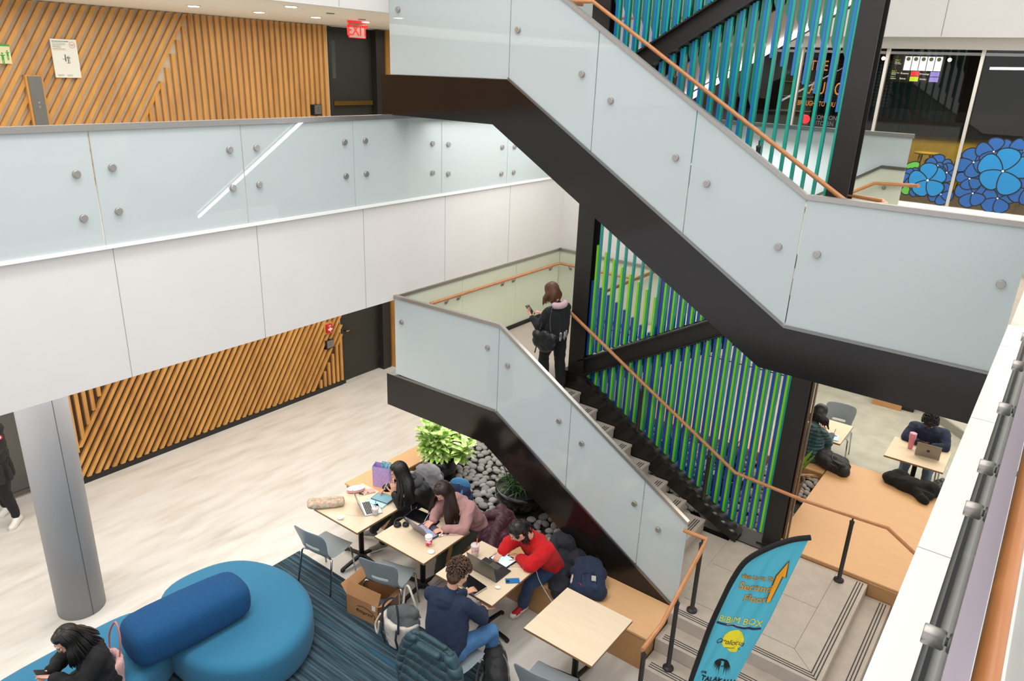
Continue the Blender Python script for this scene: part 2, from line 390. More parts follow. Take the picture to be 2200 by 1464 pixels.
text('print_heading', 'EVACUATION ROUTE DIAGRAM', (-10.1035, 4.21, 5.842), (0, 1, 0), (0, 0, 1), .013, M('dark_print', '#2c4a44', .6), s, bold=.0004, ext=.0003)
for z in (5.825, 5.807, 5.793, 5.779, 5.761): bx(bm, (-10.1045, 4.21, z), (-10.1035, 4.21+rr.uniform(.09, .15), z+.004))
for a in ((4.33, 5.62, 4.345, 5.70), (4.345, 5.66, 4.40, 5.665), (4.36, 5.60, 4.372, 5.68), (4.30, 5.645, 4.34, 5.65), (4.38, 5.60, 4.384, 5.69), (4.345, 5.6, 4.384, 5.604)): bx(bm, (-10.1045, a[0], a[1]), (-10.1035, a[2], a[3]))
for z in (5.455, 5.467): bx(bm, (-10.1045, 4.22, z), (-10.1035, 4.29, z+.003)); bx(bm, (-10.1045, 4.33, z), (-10.1035, 4.39, z+.003))
obj('plan_drawing', bm, GT, s)
bm = bmesh.new(); tube(bm, [(-10.1038, 4.435+.034*cos(a*pi/12), 5.81+.034*sin(a*pi/12)) for a in range(24)], .0015, 6, closed=True); bx(bm, (-10.1045, 4.41, 5.812), (-10.1035, 4.46, 5.817)); bx(bm, (-10.1045, 4.415, 5.80), (-10.1035, 4.455, 5.804)); bx(bm, (-10.1045, 4.21, 5.748), (-10.1035, 4.36, 5.7505))
obj('red_stamp', bm, RT, s)
s = thing('notice_board', 'small cream notice with green figures at the left edge of the upper slat wall', 'sign', (-10.1, 3.66, 5.57))
obj('sheet', B(((-10.12, 3.55, 5.578), (-10.105, 3.747, 5.785))), CREAM, s)
bm = bmesh.new(); bx(bm, (-10.1045, 3.55, 5.765), (-10.1035, 3.747, 5.785))
for yy, zz, sc in ((3.715, 5.66, 1), (3.66, 5.62, 1.25)):
    bm2 = bm
    disc(bm, (-10.1045, yy, zz+.055*sc), (1, 0, 0), .008*sc, .001); bx(bm, (-10.1045, yy-.01*sc, zz), (-10.1035, yy+.01*sc, zz+.044*sc))
    bx(bm, (-10.1045, yy-.009*sc, zz-.045*sc), (-10.1035, yy-.002*sc, zz)); bx(bm, (-10.1045, yy+.002*sc, zz-.04*sc), (-10.1035, yy+.009*sc, zz))
    prism(bm, [(-10.1045, yy+.009*sc, zz+.03*sc), (-10.1045, yy+.027*sc, zz+.045*sc), (-10.1045, yy+.009*sc, zz+.042*sc)], (.001, 0, 0)); prism(bm, [(-10.1045, yy-.009*sc, zz+.03*sc), (-10.1045, yy-.027*sc, zz+.045*sc), (-10.1045, yy-.009*sc, zz+.042*sc)], (.001, 0, 0))
obj('green_figures', bm, GREENP, s)
s = thing('elevator_call_panel', 'tall steel elevator call panel framed in oak on the upper slat wall', 'call panel', (-10.1, 3.95, 4.7))
obj('wood_surround', B(((-10.18, 3.85, 4.7), (-10.10, 4.045, 5.46))), SLATW, s); obj('steel_plate', B(((-10.10, 3.875, 4.72), (-10.088, 4.02, 5.445))), M('brushed_plate', '#8a8886', .35, .8), s)
for z in (5.15, 5.10):
    bm = bmesh.new(); disc(bm, (-10.088, 3.95, z), (1, 0, 0), .014, .006); obj('button', bm, STEEL, s)
def square_btn(y, z, lb, plate, cat):
    s = thing('door_push_button', lb, cat, (-10.1, y, z)); obj('back_box', B(((-10.18, y-.085, z-.085), (-10.10, y+.085, z+.085))), BLKP, s, bev=.004)
    obj('push_plate', B(((-10.10, y-.062, z-.065), (-10.09, y+.075, z+.075))), plate, s, bev=.003)
    bm = bmesh.new(); disc(bm, (-10.0895, y+.008, z+.03), (1, 0, 0), .008, .001); tube(bm, [(-10.089, y+.008+.018*cos(a*pi/8), z-.005+.018*sin(a*pi/8)) for a in range(16)], .002, 5, closed=True); obj('wheelchair_mark', bm, M('etched_dark', '#37393b', .6), s)
square_btn(8.09, 4.99, 'black framed steel door push plate on the upper slat wall', M('brushed_plate', '#8a8886', .35, .8), 'push button')
square_btn(8.09, .91, 'black framed steel push plate under the red fire alarm', M('brushed_plate', '#8a8886', .35, .8), 'push button')
s = thing('fire_alarm', 'red fire alarm pull station on the lower slat wall', 'fire alarm', (-10.1, 8.09, 1.2)); REDP = M('alarm_red', '#c41e22', .35)
obj('wood_mount', B(((-10.18, 8.0, 1.11), (-10.12, 8.18, 1.33))), SLATW, s); obj('pull_box', B(((-10.12, 8.03, 1.14), (-10.07, 8.15, 1.30))), REDP, s, bev=.006)
obj('pull_lever', B(((-10.07, 8.045, 1.2), (-10.055, 8.135, 1.222)), ((-10.07, 8.08, 1.175), (-10.058, 8.10, 1.245))), M('alarm_white', '#e8e0e0', .5), s)
text('lettering', 'FIRE', (-10.069, 8.09, 1.265), (0, 1, 0), (0, 0, 1), .03, M('alarm_white', '#e8e0e0', .5), s, 'CENTER')
tag(obj('wall_sign', B(((-10.12, 8.03, 1.42), (-10.09, 8.17, 1.5))), M('white_plastic', '#e8e8e8', .4)), 'small white plate above the fire alarm, cut by the balcony edge', 'sign')
# downlights
DL = M('downlight_lens', '#fff6e0', .5, emit=7)
proto = thing('ceiling_light', 'x', 'ceiling light', (0, 0, 0))
obj('trim_ring', L([(.06, -.004), (.075, -.006), (.08, 0), (.06, .0)]), M('white_soffit', '#e9e5d9', .7), proto); obj('lens', L([(.001, -.012), (.058, -.011), (.058, -.007)]), DL, proto)
dl = [(-8.56, 5.16, 'downlight farthest left in the upper soffit, nearest the viewer'), (-8.54, 6.02, 'second downlight from the left in the back row of the upper soffit'), (-7.165, 5.454, 'downlight standing apart near the fascia in the upper soffit'), (-8.49, 6.85, 'third downlight of the back row, left of the exit sign'), (-8.49, 7.71, 'downlight directly beside the exit sign')]
for i, (x, y, lb) in enumerate(dl):
    o = proto if i == 0 else copy_tree(proto); place(o, (x, y, 6.283), 0, lb, 'downlights in the upper soffit')
for x, y in ((-7.6, 6.35), (-8.1, 7.3)): tag(obj('ceiling_vent', L([(.05, 6.275), (.05, 6.284)], (x, y, 0)), M('grey_trim', '#8d897e', .6)), 'small flat grey ceiling disc between the downlights of the upper soffit', 'ceiling fitting', 'grey ceiling discs')
# ================================================================ LEFT BALCONY BALUSTRADE
s = thing('glass_balustrade', 'long frosted glass balustrade with steel top rail on the left balcony', 'balustrade', (-6.48, 5, 4.19))
yj = [-3.2, 0.0, 1.46, 2.86, 4.257, 5.655, 7.1, 8.47, 10.0]
for a, b in zip(yj[:-1], yj[1:]): obj('glass_panel', B(((-6.49, a+.006, 4.175), (-6.475, b-.006, 5.15))), FROST if a < 20 else FROSTG, s)
obj('top_rail', B(((-6.505, -3.2, 5.145), (-6.455, 10.05, 5.195))), STEEL, s)
kn = [(1.3, 4.77, 4.42), (1.6, 4.78, 4.43), (2.716, 4.81, 4.45), (3.007, 4.84, 4.472), (4.118, 4.922, 4.562), (4.412, 4.923, 4.566), (5.525, 4.92, 4.554), (5.823, 4.921, 4.554), (6.926, 4.833, 4.475), (7.22, 4.807, 4.439), (8.335, 4.711, 4.347), (8.62, 4.70, 4.345)]
for y, za, zb in kn:
    for z in (za, zb):
        bm = bmesh.new(); disc(bm, (-6.475, y, z), (1, 0, 0), .032, .025); obj('standoff', bm, STEEL, s)
# second floor guard along the back (Y = 10.05) and clear end return
s = thing('glass_balustrade', 'frosted glass guard in front of the food court, behind the teal slats', 'balustrade', (-4, 10.05, 4.12))
for a, b in ((-6.5, -5.2), (-5.2, -3.9), (-3.9, -2.55), (-2.55, -1.66)): obj('glass_panel', B(((a+.005, 10.03, 4.18), (b-.005, 10.045, 5.15))), FROST, s)
obj('top_rail', B(((-6.5, 10.01, 5.145), (-1.65, 10.06, 5.195))), STEEL, s)
# ================================================================ STAIRS
def flightpts(x0, z0, x1, z1): return Vector((x0, 0, z0)), Vector((x1, 0, z1))
def balus(name, label, Y, prof, top, jx, capz, knobs, mat=None, th=.014, loc=None):
    """glass in the XZ plane at Y; prof: (x, zbottom) list, top: (x, ztop) list, jx: joint xs"""
    mat = mat or FROST
    s = thing(name, label, 'balustrade', loc or (prof[0][0], Y, prof[0][1]))
    def at(pf, x):
        for (xa, za), (xb, zb) in zip(pf[:-1], pf[1:]):
            if xa <= x <= xb: return za+(zb-za)*(x-xa)/(xb-xa)
        return pf[-1][1] if x > pf[-1][0] else pf[0][1]
    for a, b in zip(jx[:-1], jx[1:]):
        xs = [a+.005]+[p[0] for p in prof+top if a+.01 < p[0] < b-.01]+[b-.005]; xs = sorted(set(xs))
        lo = [(x, Y, at(prof, x)) for x in xs]; hi = [(x, Y, at(top, x)) for x in reversed(xs)]
        obj('glass_panel', P(lo+hi, (0, th, 0)), mat, s)
    pts = [p for p in top if jx[0]-.01 <= p[0] <= jx[-1]+.01]
    bm = bmesh.new()
    for (xa, za), (xb, zb) in zip(pts[:-1], pts[1:]): prism(bm, [(xa, Y-.016, za-.012), (xb, Y-.016, zb-.012), (xb, Y-.016, zb+.028), (xa, Y-.016, za+.028)], (0, .048, 0))
    obj('top_rail', bm, STEEL, s)
    for x, z in knobs:
        bm = bmesh.new(); disc(bm, (x, Y, z), (0, -1, 0), .03, .025); obj('standoff', bm, STEEL, s)
    return s
def yk(px): pass
# knob positions on the plane Y=6.26 (x, z)
balus('glass_balustrade', 'frosted glass side of the upper stair flight with round steel fixings', 6.255, [(-6.5, 5.63), (-4.8, 5.645), (-1.71, 3.745), (-.147, 3.745)], [(-6.5, 6.74), (-4.8, 6.74), (-1.71, 4.85), (-.147, 4.85)], [-6.5, -4.8, -3.777, -2.742, -1.71, -.147], 0,
      [(-6.35, 6.30), (-4.70, 6.10), (-3.93, 5.72), (-3.60, 5.50), (-2.89, 5.055), (-2.57, 4.865), (-1.87, 4.42), (-1.55, 4.41), (-.26, 4.42)])
balus('glass_balustrade', 'frosted glass side of the lower stair flight beside the plants and tables', 6.255, [(-6.5, 1.94), (-4.81, 1.93), (-2.35, .44)], [(-6.5, 2.985), (-4.8, 3.0), (-2.31, 1.47)], [-6.5, -4.81, -3.79, -2.83, -2.31], 0,
      [(-6.37, 2.68), (-4.97, 2.70), (-4.67, 2.56), (-3.93, 2.10), (-3.62, 1.93), (-2.92, 1.46), (-2.62, 1.27)])
# standoffs that sit low on the lower glass
st = thing('staircase', 'lower stair flight with grey terrazzo treads and dark steel stringers', 'staircase', (-4.5, 7, 0))
obj('stringer', P([(-6.65, 6.24, 1.455), (-4.98, 6.24, 1.455), (-2.62, 6.24, .02), (-2.35, 6.24, .02), (-2.35, 6.24, .41), (-4.82, 6.24, 1.925), (-6.65, 6.24, 1.905)], (0, .055, 0)), STEELD, st)
obj('glass_shoe', P([(-6.5, 6.236, 1.905), (-4.82, 6.236, 1.925), (-2.35, 6.236, .415), (-2.35, 6.236, .44), (-4.82, 6.236, 1.95), (-6.5, 6.236, 1.93)], (0, .014, 0)), M('polished_edge', '#8b8a88', .2, .9), st)
RIS = (1.93-.46)/9; RUN = .272
for i in range(8):
    x0 = -4.83+i*RUN; z = 1.93-(i+1)*RIS
    bm = bmesh.new(); bx(bm, (x0-.02, 6.30, z-.035), (x0+RUN+.012, 7.73, z)); bx(bm, (x0+RUN-.02, 6.30, z-RIS+.001), (x0+RUN, 7.73, z-.035))
    obj('stair_tread', bm, TERR, st, bev=.004)
    if i == 0: obj('riser', B(((x0-.02, 6.30, z), (x0, 7.73, 1.93-.05))), TERR, st)
    bm = bmesh.new()
    for k in range(3): bx(bm, (x0+RUN-.045-k*.028, 6.36, z), (x0+RUN-.033-k*.028, 7.66, z+.002))
    obj('grip_strips', bm, GRIP, st)
obj('soffit', P([(-4.9, 6.30, 1.60), (-2.5, 6.30, .14), (-2.5, 6.30, .10), (-4.9, 6.30, 1.5)], (0, 1.43, 0)), STEELC, st)
obj('landing', B(((-6.45, 6.30, 1.80), (-4.83, 9.98, 1.93))), TERR, st)
obj('landing_frame', B(((-6.65, 6.30, 1.46), (-6.50, 10.0, 1.9)), ((-6.5, 6.30, 1.46), (-6.45, 10.0, 1.80))), STEELD, st)
obj('far_stringer', P([(-4.95, 7.74, 1.5), (-4.62, 7.74, 1.5), (-2.25, 7.74, .461), (-2.25, 7.74, .55), (-4.62, 7.74, 2.0), (-4.95, 7.74, 2.0)], (0, .05, 0)), STEELD, st)
obj('channel', P([(-4.6, 7.79, 1.72), (-2.3, 7.79, .461), (-2.25, 7.79, .50), (-2.3, 7.79, .56), (-4.6, 7.79, 1.9)], (0, .2, 0)), STEELC, st)
obj('edge_plate', B(((-6.50, 6.32, 1.93), (-6.47, 10.0, 1.99)), ((-6.5, 9.96, 1.93), (-4.85, 9.99, 1.99))), STEELC, st)
# inner balustrade of the lower landing + handrails
s = thing('glass_balustrade', 'pale glass balustrade along the back of the lower stair landing', 'balustrade', (-6.5, 8, 1.93))
for a, b in ((6.27, 7.55), (7.55, 8.8), (8.8, 9.98)): obj('glass_panel', B(((-6.495, a+.004, 1.9), (-6.483, b-.004, 2.97))), FROSTG, s)
for a, b in ((-6.48, -5.6), (-5.6, -4.81)): obj('glass_panel', B(((a+.004, 9.99, 1.9), (b-.004, 10.002, 2.97))), FROSTG, s)
obj('top_rail', B(((-6.515, 6.25, 2.965), (-6.47, 10.02, 3.005)), ((-6.5, 9.975, 2.965), (-4.8, 10.02, 3.005))), STEEL, s)
obj('glass_panel', P([(-4.8, 9.99, 1.9), (-1.72, 9.99, 3.72), (-1.66, 9.99, 3.72), (-1.66, 9.99, 4.78), (-1.92, 9.99, 4.78), (-4.8, 9.99, 2.97)], (0, .012, 0)), FROSTG, s)
obj('sloped_rail', P([(-4.8, 9.97, 2.965), (-1.93, 9.97, 4.775), (-1.66, 9.97, 4.775), (-1.66, 9.97, 4.81), (-1.93, 9.97, 4.81), (-4.8, 9.97, 3.0)], (0, .045, 0)), M('dull_rail', '#77716b', .4, .8), s)
def handrail(label, pts, brackets, posts=(), r=.021, loc=None):
    h = thing('handrail', label, 'handrail', loc or pts[0]); obj('rail', T(pts, r, 12), OAKR, h)
    for b, t in brackets:
        b = Vector(b); t = Vector(t); bm = bmesh.new(); mid = Vector((b.x+(t.x-b.x)*.55, b.y+(t.y-b.y)*.55, b.z)); tube(bm, [b, mid, t], .008, 8); disc(bm, b, (t-b).cross(Vector((0, 0, 1))).cross(Vector((0, 0, 1)))*-1 if 0 else (Vector((t.x-b.x, t.y-b.y, 0))), .025, .012)
        obj('bracket', bm, STEEL, h)
    for (x, y, z0, z1) in posts:
        bm = bmesh.new(); lathe(bm, [(.055, z0), (.055, z0+.018), (.03, z0+.024), (.023, z0+.03), (.023, z1-.1), (.026, z1-.09), (.026, z1-.07), (.009, z1-.065), (.009, z1-.015)], (x, y, 0), 16); obj('post', bm, STEELC, h)
    return h
handrail('oak handrail on steel brackets along the back of the lower landing', [(-6.43, 6.84, 2.775), (-6.43, 9.92, 2.775), (-5.3, 9.92, 2.775), (-5.0, 9.92, 2.79), (-1.95, 9.92, 4.60), (-1.57, 9.92, 4.62), (-1.45, 9.78, 4.64)],
         [((-6.483, y, 2.70), (-6.43, y, 2.755)) for y in (7.2, 7.45, 8.45, 8.72, 9.72)]+[((-6.25, 9.99, 2.70), (-6.25, 9.92, 2.755)), ((-1.85, 9.99, 4.55), (-1.85, 9.92, 4.61))])
handrail('oak handrail up the back stair flight behind the green slats', [(-4.75, 8.17, 2.86), (-4.55, 8.17, 3.06), (-1.9, 8.17, 4.66), (-1.5, 8.17, 4.64), (-1.42, 7.95, 4.64), (-1.5, 7.8, 4.64), (-1.77, 7.8, 4.65), (-4.82, 7.8, 6.485), (-5.2, 7.8, 6.49), (-5.2, 8.17, 6.49)], [], posts=[(-3.72, 7.8, 4.6, 5.80), (-2.70, 7.8, 4.2, 5.16)])
handrail('oak handrail down the lower flight, passing the green slats to the wooden platform', [(-4.98, 7.8, 2.81), (-4.86, 7.8, 2.80), (-2.40, 7.8, 1.345), (-1.62, 7.8, 1.30), (-.72, 7.8, 1.325), (-.25, 7.8, 1.04), (0.2, 7.8, .78)], [], posts=[(-3.72, 7.8, 1.28, 2.1), (-2.735, 7.8, .78, 1.52), (-1.067, 7.82, .46, 1.315)])
handrail('oak handrail with dark posts around the foot of the stairs beside the bench end', [(-2.33, 6.2, 1.42), (-2.1, 6.25, 1.39), (-2.09, 6.15, 1.35), (-2.11, 5.40, .90), (-2.11, 5.02, .87)], [], posts=[(-2.149, 6.277, .46, 1.37), (-2.10, 5.69, .155, 1.04), (-2.11, 5.06, 0, .86)])
# upper flight (front) and its landings
st = thing('staircase', 'upper stair flight with dark steel stringer crossing the atrium', 'staircase', (-3.3, 7, 3.74))
obj('stringer', P([(-6.63, 6.24, 5.19), (-4.98, 6.24, 5.19), (-1.87, 6.24, 3.325), (-.147, 6.24, 3.31), (-.147, 6.24, 3.735), (-1.71, 6.24, 3.735), (-4.8, 6.24, 5.635), (-6.63, 6.24, 5.625)], (0, .06, 0)), STEELD, st)
obj('glass_shoe', P([(-4.8, 6.236, 5.635), (-1.71, 6.236, 3.735), (-.147, 6.236, 3.735), (-.147, 6.236, 3.755), (-1.71, 6.236, 3.76), (-4.8, 6.236, 5.66)], (0, .014, 0)), M('polished_edge', '#8b8a88', .2, .9), st)
R2 = (5.64-3.74)/11
for i in range(10):
    x0 = -4.8+i*.281; z = 5.64-(i+1)*R2
    obj('stair_tread', B(((x0-.02, 6.31, z-.035), (x0+.281, 7.73, z)), ((x0+.261, 6.31, z-R2), (x0+.281, 7.73, z-.035))), TERR, st)
obj('soffit', P([(-4.98, 6.32, 5.22), (-1.87, 6.32, 3.35), (-1.87, 6.32, 3.38), (-4.98, 6.32, 5.25)], (0, 1.4, 0)), STEELC, st)
obj('landing', B(((-1.75, 6.31, 3.5), (-.15, 10.0, 3.735))), TERR, st); obj('landing', B(((-6.5, 6.31, 5.4), (-4.82, 10, 5.64))), TERR, st)
obj('landing_frame', B(((-1.78, 6.31, 3.33), (-.15, 10.0, 3.49)), ((-6.63, 6.31, 5.2), (-4.85, 10.0, 5.39))), STEELC, st)
obj('far_stringer', P([(-4.95, 7.74, 5.25), (-4.8, 7.74, 5.25), (-1.75, 7.74, 3.35), (-1.6, 7.74, 3.35), (-1.6, 7.74, 3.72), (-4.8, 7.74, 5.7), (-4.95, 7.74, 5.7)], (0, .05, 0)), STEELD, st)
LED = M('led_strip', '#f6faff', .5, emit=14)
obj('led_strip', P([(-4.75, 6.34, 5.045), (-1.95, 6.34, 3.36), (-1.95, 6.34, 3.325), (-4.75, 6.34, 5.01)], (0, .03, 0)), LED, st)
# back flights
st = thing('staircase', 'back stair flight seen between the slats, rising to the upper landing with a light strip', 'staircase', (-3.3, 9, 1.93))
for z0, z1 in ((1.93, 3.74), (5.64, 7.45)):
    rr_ = (z1-z0)/11
    for i in range(10):
        x0 = -4.8+i*.281; z = z0+(i+1)*rr_
        obj('stair_tread', B(((x0, 8.22, z-.035), (x0+.3, 9.95, z)), ((x0, 8.22, z-rr_), (x0+.02, 9.95, z-.035))), TERR, st)
    for y in (8.17, 9.95): obj('stringer', P([(-4.85, y, z0-.25), (-4.6, y, z0-.25), (-1.70, y, z1-.35), (-1.70, y, z1+.02), (-1.85, y, z1+.02), (-4.85, y, z0+.1)], (0, .05, 0)), STEELC, st)
    obj('soffit', P([(-4.6, 8.23, z0-.18), (-1.75, 8.23, z1-.3), (-1.75, 8.23, z1-.26), (-4.6, 8.23, z0-.14)], (0, 1.7, 0)), M('tan_soffit', '#a48f7c', .6), st)
obj('led_strip', P([(-4.6, 9.93, 5.43), (-1.75, 9.93, 7.2), (-1.75, 9.93, 7.13), (-4.6, 9.93, 5.35)], (0, .02, 0)), M('led_strip_bright', '#f6faff', .5, emit=5), st)
s = thing('glass_balustrade', 'glass balustrade of the top back flight, high above the slats', 'balustrade', (-4.5, 10, 5.64))
obj('glass_panel', P([(-6.5, 9.99, 5.64), (-4.85, 9.99, 5.64), (-1.75, 9.99, 7.45), (-1.75, 9.99, 8.5), (-4.85, 9.99, 6.7), (-6.5, 9.99, 6.7)], (0, .012, 0)), FROST, s)
handrail('oak handrail of the upper landing seen behind the dark column', [(-6.4, 9.9, 6.46), (-4.6, 9.9, 6.47), (-2.0, 9.9, 8.0)], [])
# ================================================================ STEEL FRAME + SLATS
def hcol(label, x0, x1, y0, y1, z0, z1):
    o = thing('steel_column', label, 'column', ((x0+x1)/2, (y0+y1)/2, z0)); t = .018
    obj('web', B((((x0+x1)/2-.008, y0+t, z0), ((x0+x1)/2+.008, y1-t, z1))), STEELC, o)
    obj('flange', B(((x0, y0, z0), (x1, y0+t, z1))), STEELC, o); obj('flange', B(((x0, y1-t, z0), (x1, y1, z1))), STEELC, o)
    obj('base_plate', B(((x0-.05, y0-.05, z0), (x1+.05, y1+.05, z0+.03))), STEELC, o)
hcol('dark steel column at the left edge of the slat screen', -4.87, -4.64, 7.88, 8.12, 1.93, 9.19)
hcol('dark steel column at the right edge of the slat screen', -2.0, -1.79, 7.95, 8.17, .46, 9.19)
tag(obj('window_frame', B(((-1.775, 7.99, .50), (-1.757, 8.03, 3.32)), ((-1.742, 7.99, .50), (-1.724, 8.03, 3.32))), M('bronze_frame', '#6b533f', .4, .4)), 'pair of slim bronze glazing bars beside the right steel column', 'frame')
for lb, (xa, za, xb, zb) in (('lower dark steel diagonal brace crossing the green and blue slats', (-4.63, 1.93, -2.01, 3.40)), ('upper dark steel diagonal brace crossing the teal slats', (-4.63, 5.50, -2.01, 7.07))):
    d = Vector((xb-xa, 0, zb-za)).normalized(); n = Vector((-d.z, 0, d.x)); A = Vector((xa, 7.88, za)); Bv = Vector((xb, 7.88, zb)); hh = .215
    o = thing('steel_brace', lb, 'steel beam', A)
    for nm, o0, o1, y, dy in (('web', .012, hh-.012, .075, .014), ('flange', 0, .014, 0, .16), ('flange', hh-.014, hh, 0, .16)):
        obj(nm, P([A+n*o0+Vector((0, y, 0)), Bv+n*o0+Vector((0, y, 0)), Bv+n*o1+Vector((0, y, 0)), A+n*o1+Vector((0, y, 0))], (0, dy, 0)), STEELC, o)
CB = [M('slat_navy', '#0f489a', .38, coat=.2), M('slat_lime', '#8ad41a', .38, coat=.2), M('slat_teal', '#08a58c', .35, coat=.2), M('slat_teal_shaded', '#04707c', .35, coat=.2), M('slat_blue', '#136fb4', .3, coat=.3), M('slat_green', '#067d60', .3, coat=.3)]  # darker teal puts shade into the colour of the slats' side faces
scr = thing('slat_screen', 'tall screen of vertical slats between steel columns, lime and navy below, teal and blue above', 'slat screen', (-3.3, 7.97, .5))
def brz(x): return 1.93+(x+4.63)*.561, 1.93+.24+.02+(x+4.63)*.561
def brz2(x): return 5.50+(x+4.63)*.6, 5.50+.25+.02+(x+4.63)*.6
def bar(bm, x0, x1, y0, y1, za, zb, mi, mside=None):
    if zb-za < .03: return
    # cut at both braces
    segs = [(za, zb)]
    for f in (brz, brz2):
        lo, hi = f((x0+x1)/2); ns = []
        for a, b in segs:
            if b <= lo or a >= hi: ns.append((a, b))
            else:
                if a < lo-.02: ns.append((a, lo-.015))
                if b > hi+.02: ns.append((hi+.01, b))
        segs = ns
    for a, b in segs:
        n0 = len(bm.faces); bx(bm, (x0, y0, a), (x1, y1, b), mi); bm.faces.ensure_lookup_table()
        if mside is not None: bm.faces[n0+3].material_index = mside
PX = .1218
for i in range(22):
    x = -4.58+i*PX
    if x > -2.0: break
    zb = 1.87-.595*(x+4.585); zb = max(zb, .6)
    zm = 4.6-.6*(x+4.585)
    z_l = 3.70-.585*(x+4.581) if i < 8 else 9
    z_n = 3.255-.585*(x+4.62) if i < 8 else 9
    bm = bmesh.new()
    bar(bm, x, x+.020, 7.955, 8.005, zb, zm, 2, 3)
    bar(bm, x-.027, x, 7.945, 7.995, zb, min(z_l, zm), 1)
    bar(bm, x-.062, x-.027, 7.94, 7.99, zb, min(z_n, zm), 0)
    # upper colours
    zg = 5.93-.577*(x+3.71) if x < -2.85 else 6.253-.586*(x+2.551)
    zu = zm if x < -2.85 else 5.882-.657*(x+2.659)
    bar(bm, x, x+.028, 7.955, 8.005, zm, 9.0, 2, 3)
    bar(bm, x-.028, x, 7.945, 7.995, max(zu, zm), 9.0, 4)
    zg_ = max(zg, zm)
    prism(bm, [(x-.066, 7.965, zg_+.09), (x-.028, 7.965, zg_), (x-.028, 7.965, zg_+.09)], (0, .045, 0), 5)
    bar(bm, x-.066, x-.028, 7.965, 8.01, zg_+.09, 9.0, 5)
    obj('slat', bm, CB, scr)
obj('tie_rods', T([(-4.64, 8.0, 2.62), (-2.07, 8.0, 2.62)], .006, 6), BLACK, scr)
obj('mid_post', B(((-3.745, 8.03, 1.4), (-3.715, 8.06, 9.0))), BLACK, scr)
# ================================================================ PLATFORM, STEPS, BENCH
tile = M('tile_joint', '#857b74', .8)
s = thing('landing_steps', 'grey terrazzo corner steps and landing at the foot of the stairs', 'steps', (-1.5, 7, 0))
for (x0, x1, y0, z) in ((-2.33, -.79, 6.10, .46), (-2.33, -.52, 5.83, .31), (-2.33, -.25, 5.55, .155)):
    bm = bmesh.new(); bx(bm, (x0, y0, z-.153), (x1, 7.97, z))
    if z > .4: bx(bm, (-2.72, 6.30, z-.153), (-2.33, 7.73, z)); 
    obj('step', bm, TERR, s, bev=.004)
    bm = bmesh.new()
    for k in range(3):
        o = .04+k*.03
        xs = -1.99 if z > .4 else (-2.05 if z > .3 else -2.1)
        xs = x0+.06
        bx(bm, (xs, y0+o, z), (x1-o, y0+o+.011, z+.002)); bx(bm, (x1-o-.011, y0+o, z), (x1-o, 7.94, z+.002))
    obj('grip_strips', bm, GRIP, s)
bm = bmesh.new()
for a, b in (((-2.3, 6.42, .46), (-1.12, 6.426, .4612)), ((-1.125, 6.42, .46), (-1.12, 7.96, .4612)), ((-1.75, 6.42, .46), (-1.745, 7.96, .4612)), ((-2.3, 7.18, .46), (-1.12, 7.185, .4612))): bx(bm, a, b)
tube(bm, [(-1.12, 6.42, .4605), (-.79, 6.10, .4605)], .002, 4); obj('tile_joints', bm, tile, s)
obj('column_plinth', B(((-2.80, 7.80, .30), (-1.84, 8.12, .475))), STEELC, s)
def ply(name, label, cat, boxes, loc, seams=()):
    s = thing(name, label, cat, loc)
    for nm, lo, hi, m in boxes: obj(nm, B((lo, hi)), m, s, bev=.003)
    if seams:
        bm = bmesh.new()
        for lo, hi in seams: bx(bm, lo, hi)
        obj('seams', bm, M('dark_seam', '#6b4a2a', .8), s)
    return s
ply('bench', 'long pale oak bench in front of the pebble bed, where the students sit', 'bench', [('bench_top', (-6.87, 5.63, .405), (-2.335, 6.235, .43), PLY), ('front_panel', (-6.85, 5.645, 0), (-2.345, 5.665, .405), PLYS), ('end_panel', (-2.36, 5.665, 0), (-2.345, 6.22, .405), PLYS), ('inner_panel', (-6.5, 6.21, 0), (-2.7, 6.23, .405), PLYS)], (-4.6, 5.9, 0),
    [((-2.85, 5.643, 0), (-2.845, 5.6455, .405)), ((-4.2, 5.643, 0), (-4.195, 5.6455, .405)), ((-5.5, 5.643, 0), (-5.495, 5.6455, .405))])
ply('bench', 'oak bench strip running back along the left side of the pebble bed', 'bench', [('bench_top', (-6.87, 6.24, .405), (-6.5, 10.7, .43), PLY), ('side_panel', (-6.85, 6.24, 0), (-6.83, 10.7, .405), PLYS), ('inner_panel', (-6.52, 6.24, 0), (-6.505, 10.05, .405), PLYS)], (-6.7, 8.4, 0))
ply('bench', 'oak bench strip behind the pebble bed, where the woman in the teal jacket sits', 'bench', [('bench_top', (-6.49, 10.12, .475), (-1.885, 10.68, .5), PLY), ('front_panel', (-6.49, 10.66, 0), (-1.885, 10.675, .475), PLYS), ('inner_panel', (-6.49, 10.125, 0), (-1.885, 10.14, .475), PLYS)], (-4, 10.4, 0))
ply('wood_platform', 'large honey oak seating platform to the right of the stairs', 'platform', [('platform_top', (-1.87, 8.0, .475), (1.2, 10.68, .5), PLY), ('front_panel', (-1.86, 7.985, .3), (1.2, 8.0, .475), PLYS), ('side_panel', (-1.87, 8.01, 0), (-1.85, 10.12, .47), PLYS), ('back_panel', (-1.86, 10.665, 0), (1.2, 10.68, .475), PLYS), ('lower_panel', (-.78, 7.98, 0), (1.2, 7.996, .47), PLYS)], (-.5, 9.3, 0),
    [((-1.13, 7.976, .31), (-1.127, 7.9795, .47))])
